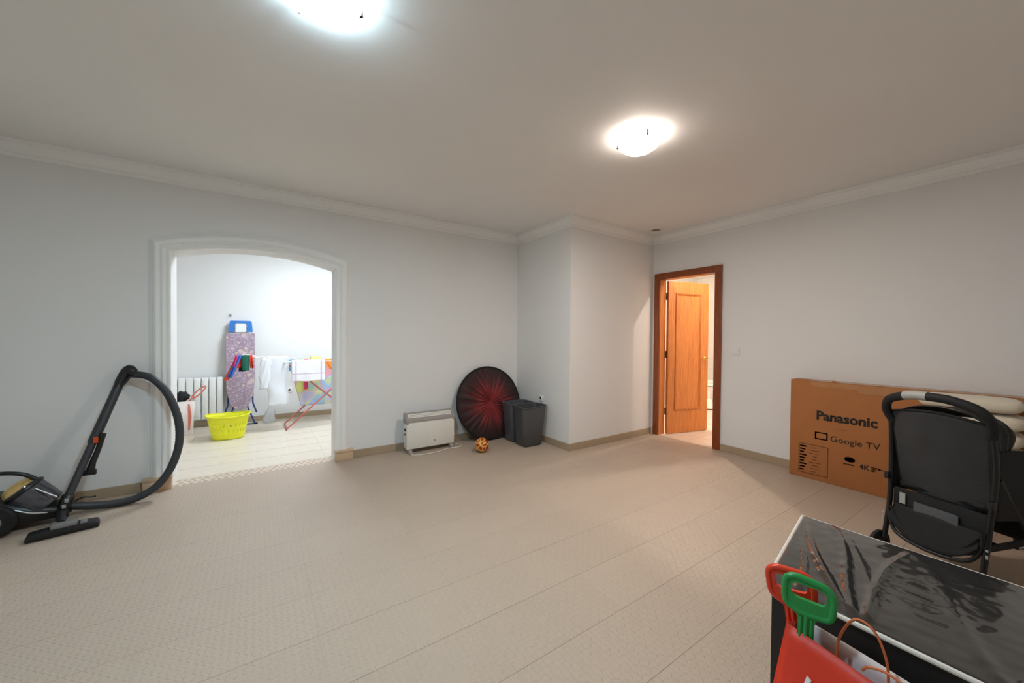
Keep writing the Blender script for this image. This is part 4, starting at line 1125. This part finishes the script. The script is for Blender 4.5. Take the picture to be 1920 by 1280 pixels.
def cloth(name, label, cat, m, x0, x1, z0, z1, y, over=.03, pleat=.008, freq=20, taper=None, group=None, back=.3, seed=0):
    """cloth folded over a rail at height z1, hanging in front to z0"""
    bm = BM()
    def f(u, v):
        L1 = z1 - z0; s = v * (L1 + back * L1 + over * 2)
        x = x0 + (x1 - x0) * u
        if s < L1: yy, zz_ = y - over / 2, z0 + s
        elif s < L1 + over * 1.5:
            a = (s - L1) / (over * 1.5) * PI; yy, zz_ = y - over / 2 * math.cos(a), z1 + over / 2 * math.sin(a)
        else: yy, zz_ = y + over / 2, z1 - (s - L1 - over * 1.5)
        hang = max(0, (z1 - zz_)) / max(L1, .01)
        if taper: x = taper(x, hang, u)
        yy += pleat * (.35 + hang) * math.sin(freq * u + seed + 1.5 * math.sin(3 * u + seed)) - .010 * hang * noise.noise(Vector((x * 11, zz_ * 7, seed)))
        return Vector((x, yy, zz_ + .012 * noise.noise(Vector((u * 3, seed, 0))) * hang))
    grid(bm, f, 40, 46)
    o = obj(name, bm, m, None, 80, solid=.004); tag(o, label, cat, group)
    return recentre(o, (x0, y, z1))
cloth('shirt_hem', 'white long cotton shirt hung over the rack wing', 'shirt', M['shirt'], .10, .325, .345, .965, 5.775, .035, .016, 8, lambda x, h, u: x + .012 * math.sin(9 * h) , seed=2)
sh = bpy.data.objects['shirt_hem']; sh.name = 'shirt'
bm = BM()
def sleeve(u, v):
    a = 2 * PI * u; s = v
    c = Vector((.085, 5.760, .955)).lerp(Vector((.060, 5.745, .565)), s)
    rx_ = .034 + .014 * math.sin(PI * s) + .008 * math.sin(13 * s); return c + Vector((rx_ * math.cos(a) * 1.25, .020 * math.sin(a) + .004 * math.sin(6 * a + 8 * s), 0))
grid(bm, sleeve, 24, 20, True); WM[sh] = Matrix.Translation(sh.location); obj('sleeve', bm, M['shirt'], sh, 80, solid=.003)
cloth('hand_towel', 'white hand towel with a lilac border line on the rack', 'towel', M['towel'], .365, .760, .645, RZ + .010, 5.728, .022, .003, 9, seed=1)
cloth('beach_towel', 'large bright blue yellow and pink beach towel at the back of the rack', 'towel', M['beach'], .34, 1.02, .26, RZ + .010, 6.098, .024, .006, 11, lambda x, h, u: x + .16 * h * (1 - u), seed=4)
cloth('orange_cloth', 'orange cloth hanging at the right of the rack', 'cloth', mat('orange_cotton', (240, 140, 60), .9), .735, .90, .79, RZ + .010, 5.822, .02, .004, 9, lambda x, h, u: x + .10 * h * (1 - u), seed=6)
cloth('blue_cloth', 'blue grey cloth hanging at the left end of the rack', 'cloth', mat('blue_grey_cotton', (110, 160, 190), .9), .305, .40, .77, RZ + .010, 5.914, .02, .004, 9, lambda x, h, u: x + .05 * h * (1 - u), seed=7)
cloth('crimson_sock', 'crimson cloth hanging low in front of the beach towel', 'cloth', mat('crimson_cotton', (206, 50, 100), .9), .535, .585, .50, RZ + .010, 6.006, .02, .003, 5, seed=8)
cloth('lime_cloth', 'small pale lime cloth lying over the top rails', 'cloth', mat('lime_cotton', (220, 226, 130), .9), .60, .72, .885, RZ + .022, 5.86, .09, .002, 7, seed=9)
# bright small garments bunched on the tip of the rack wing
for (lab, col, x0, x1, z0, yy, sk, sd) in (
    ('red garment on the tip of the rack wing', (206, 58, 40), -.215, -.13, .85, 5.770, -.03, 1),
    ('dark green garment on the rack wing tip', (24, 96, 78), -.165, -.095, .815, 5.752, .0, 2),
    ('black garment hanging under the green one', (34, 34, 38), -.20, -.125, .800, 5.790, .0, 3),
    ('scarlet garment right of the green one', (216, 66, 46), -.100, -.062, .84, 5.765, .02, 4),
    ('blue garment trailing down in front of the ironing board', (62, 110, 200), -.215, -.165, .735, 5.755, -.10, 5),
    ('magenta strap garment beside the blue one', (206, 60, 120), -.235, -.205, .86, 5.745, -.03, 6),
    ('brick red garment tip below the blue one', (206, 78, 56), -.225, -.175, .695, 5.768, -.13, 7)):
    cloth('small_garment', lab, 'garment', mat(lab.split(' on ')[0].replace(' ', '_')[:24], col, .9), x0, x1, z0, .995, yy, .02, .010, 8, lambda x, h, u, sk=sk: x + sk * h, 'small garments on the rack wing', seed=sd)

# clear plastic bag on the laundry floor
def baggy(u, v):
    a = 2 * PI * u; r = (.072 * (1 - v) ** .5 + .012) * (1 + .18 * noise.noise(Vector((math.cos(a) * 2, math.sin(a) * 2, v * 4))))
    r *= min(1, .75 + v * 2)
    return Vector((.125 + r * math.cos(a) + .03 * v, 6.42 + r * .75 * math.sin(a), .002 + .235 * v))
bm = BM(); grid(bm, baggy, 28, 18, True)
bm.faces.new([v for v in bm.verts][:28])
m, nt, b = newmat('clear_crumpled_plastic'); b.inputs['Base Color'].default_value = lin((222, 224, 226)); b.inputs['Roughness'].default_value = .2; b.inputs['Alpha'].default_value = .55
o = obj('plastic_bag', bm, m, None, 60); tag(o, 'crumpled clear plastic bag on the floor below the white shirt', 'bag'); recentre(o, (.125, 6.42, 0))

# pale bag with dark clothes and a salmon hoop beside the radiator
o = thing('tote_bag', 'pale carrier bag with red print standing before the radiator', 'bag', (-.76, 6.20, 0))
bm = BM(); loft(bm, [rrect(-.775, 6.20, .085, .05, .015, .002), rrect(-.772, 6.20, .092, .055, .02, .20), rrect(-.762, 6.20, .100, .05, .02, .42)], True, False); obj('sack', bm, M['bagpale'], o, 50, solid=.004)
bm = BM(); grid(bm, lambda u, v: Vector((-.725 + .034 * u * (1 - .6 * abs(2 * v - 1)), 6.1425 - .002 * v, .06 + .33 * v)), 6, 14); obj('red_print', bm, M['salmon'], o, 60, solid=.003)
bm = BM()
def lump(u, v):
    a = 2 * PI * u; b_ = PI * v
    p = Vector((math.cos(a) * math.sin(b_), math.sin(a) * math.sin(b_), math.cos(b_)))
    k = 1 + .35 * noise.noise(p * 2.3)
    return Vector((-.790 + p.x * .072 * k, 6.19 + p.y * .04 * k, .475 + p.z * .065 * k))
grid(bm, lump, 24, 14, True); oo = obj('dark_garment', bm, M['blackmatte'], None, 80); tag(oo, 'dark garment bulging out of the pale carrier bag', 'garment'); recentre(oo, (-.79, 6.19, .42))
oo = thing('salmon_hoop', 'salmon pink plastic hoop handle sticking out of the pale bag', 'hoop', (-.70, 6.17, .43))
bm = BM(); ctr = Vector((-.625, 6.16, .525)); ax = Vector((.145, 0, .155)).normalized(); ay = Vector((-.60, .3, .58)).normalized()
tube(bm, [ctr + ax * .10 * math.cos(2 * PI * k / 36) + ay * .024 * math.sin(2 * PI * k / 36) for k in range(36)], .008, 8, closed=True); hp2 = obj('ring', bm, M['salmon'], oo, 60)
bm = BM(); tube(bm, [ctr - ax * .10, ctr - ax * .20], .008, 8); obj('stem', bm, M['salmon'], oo, 60)
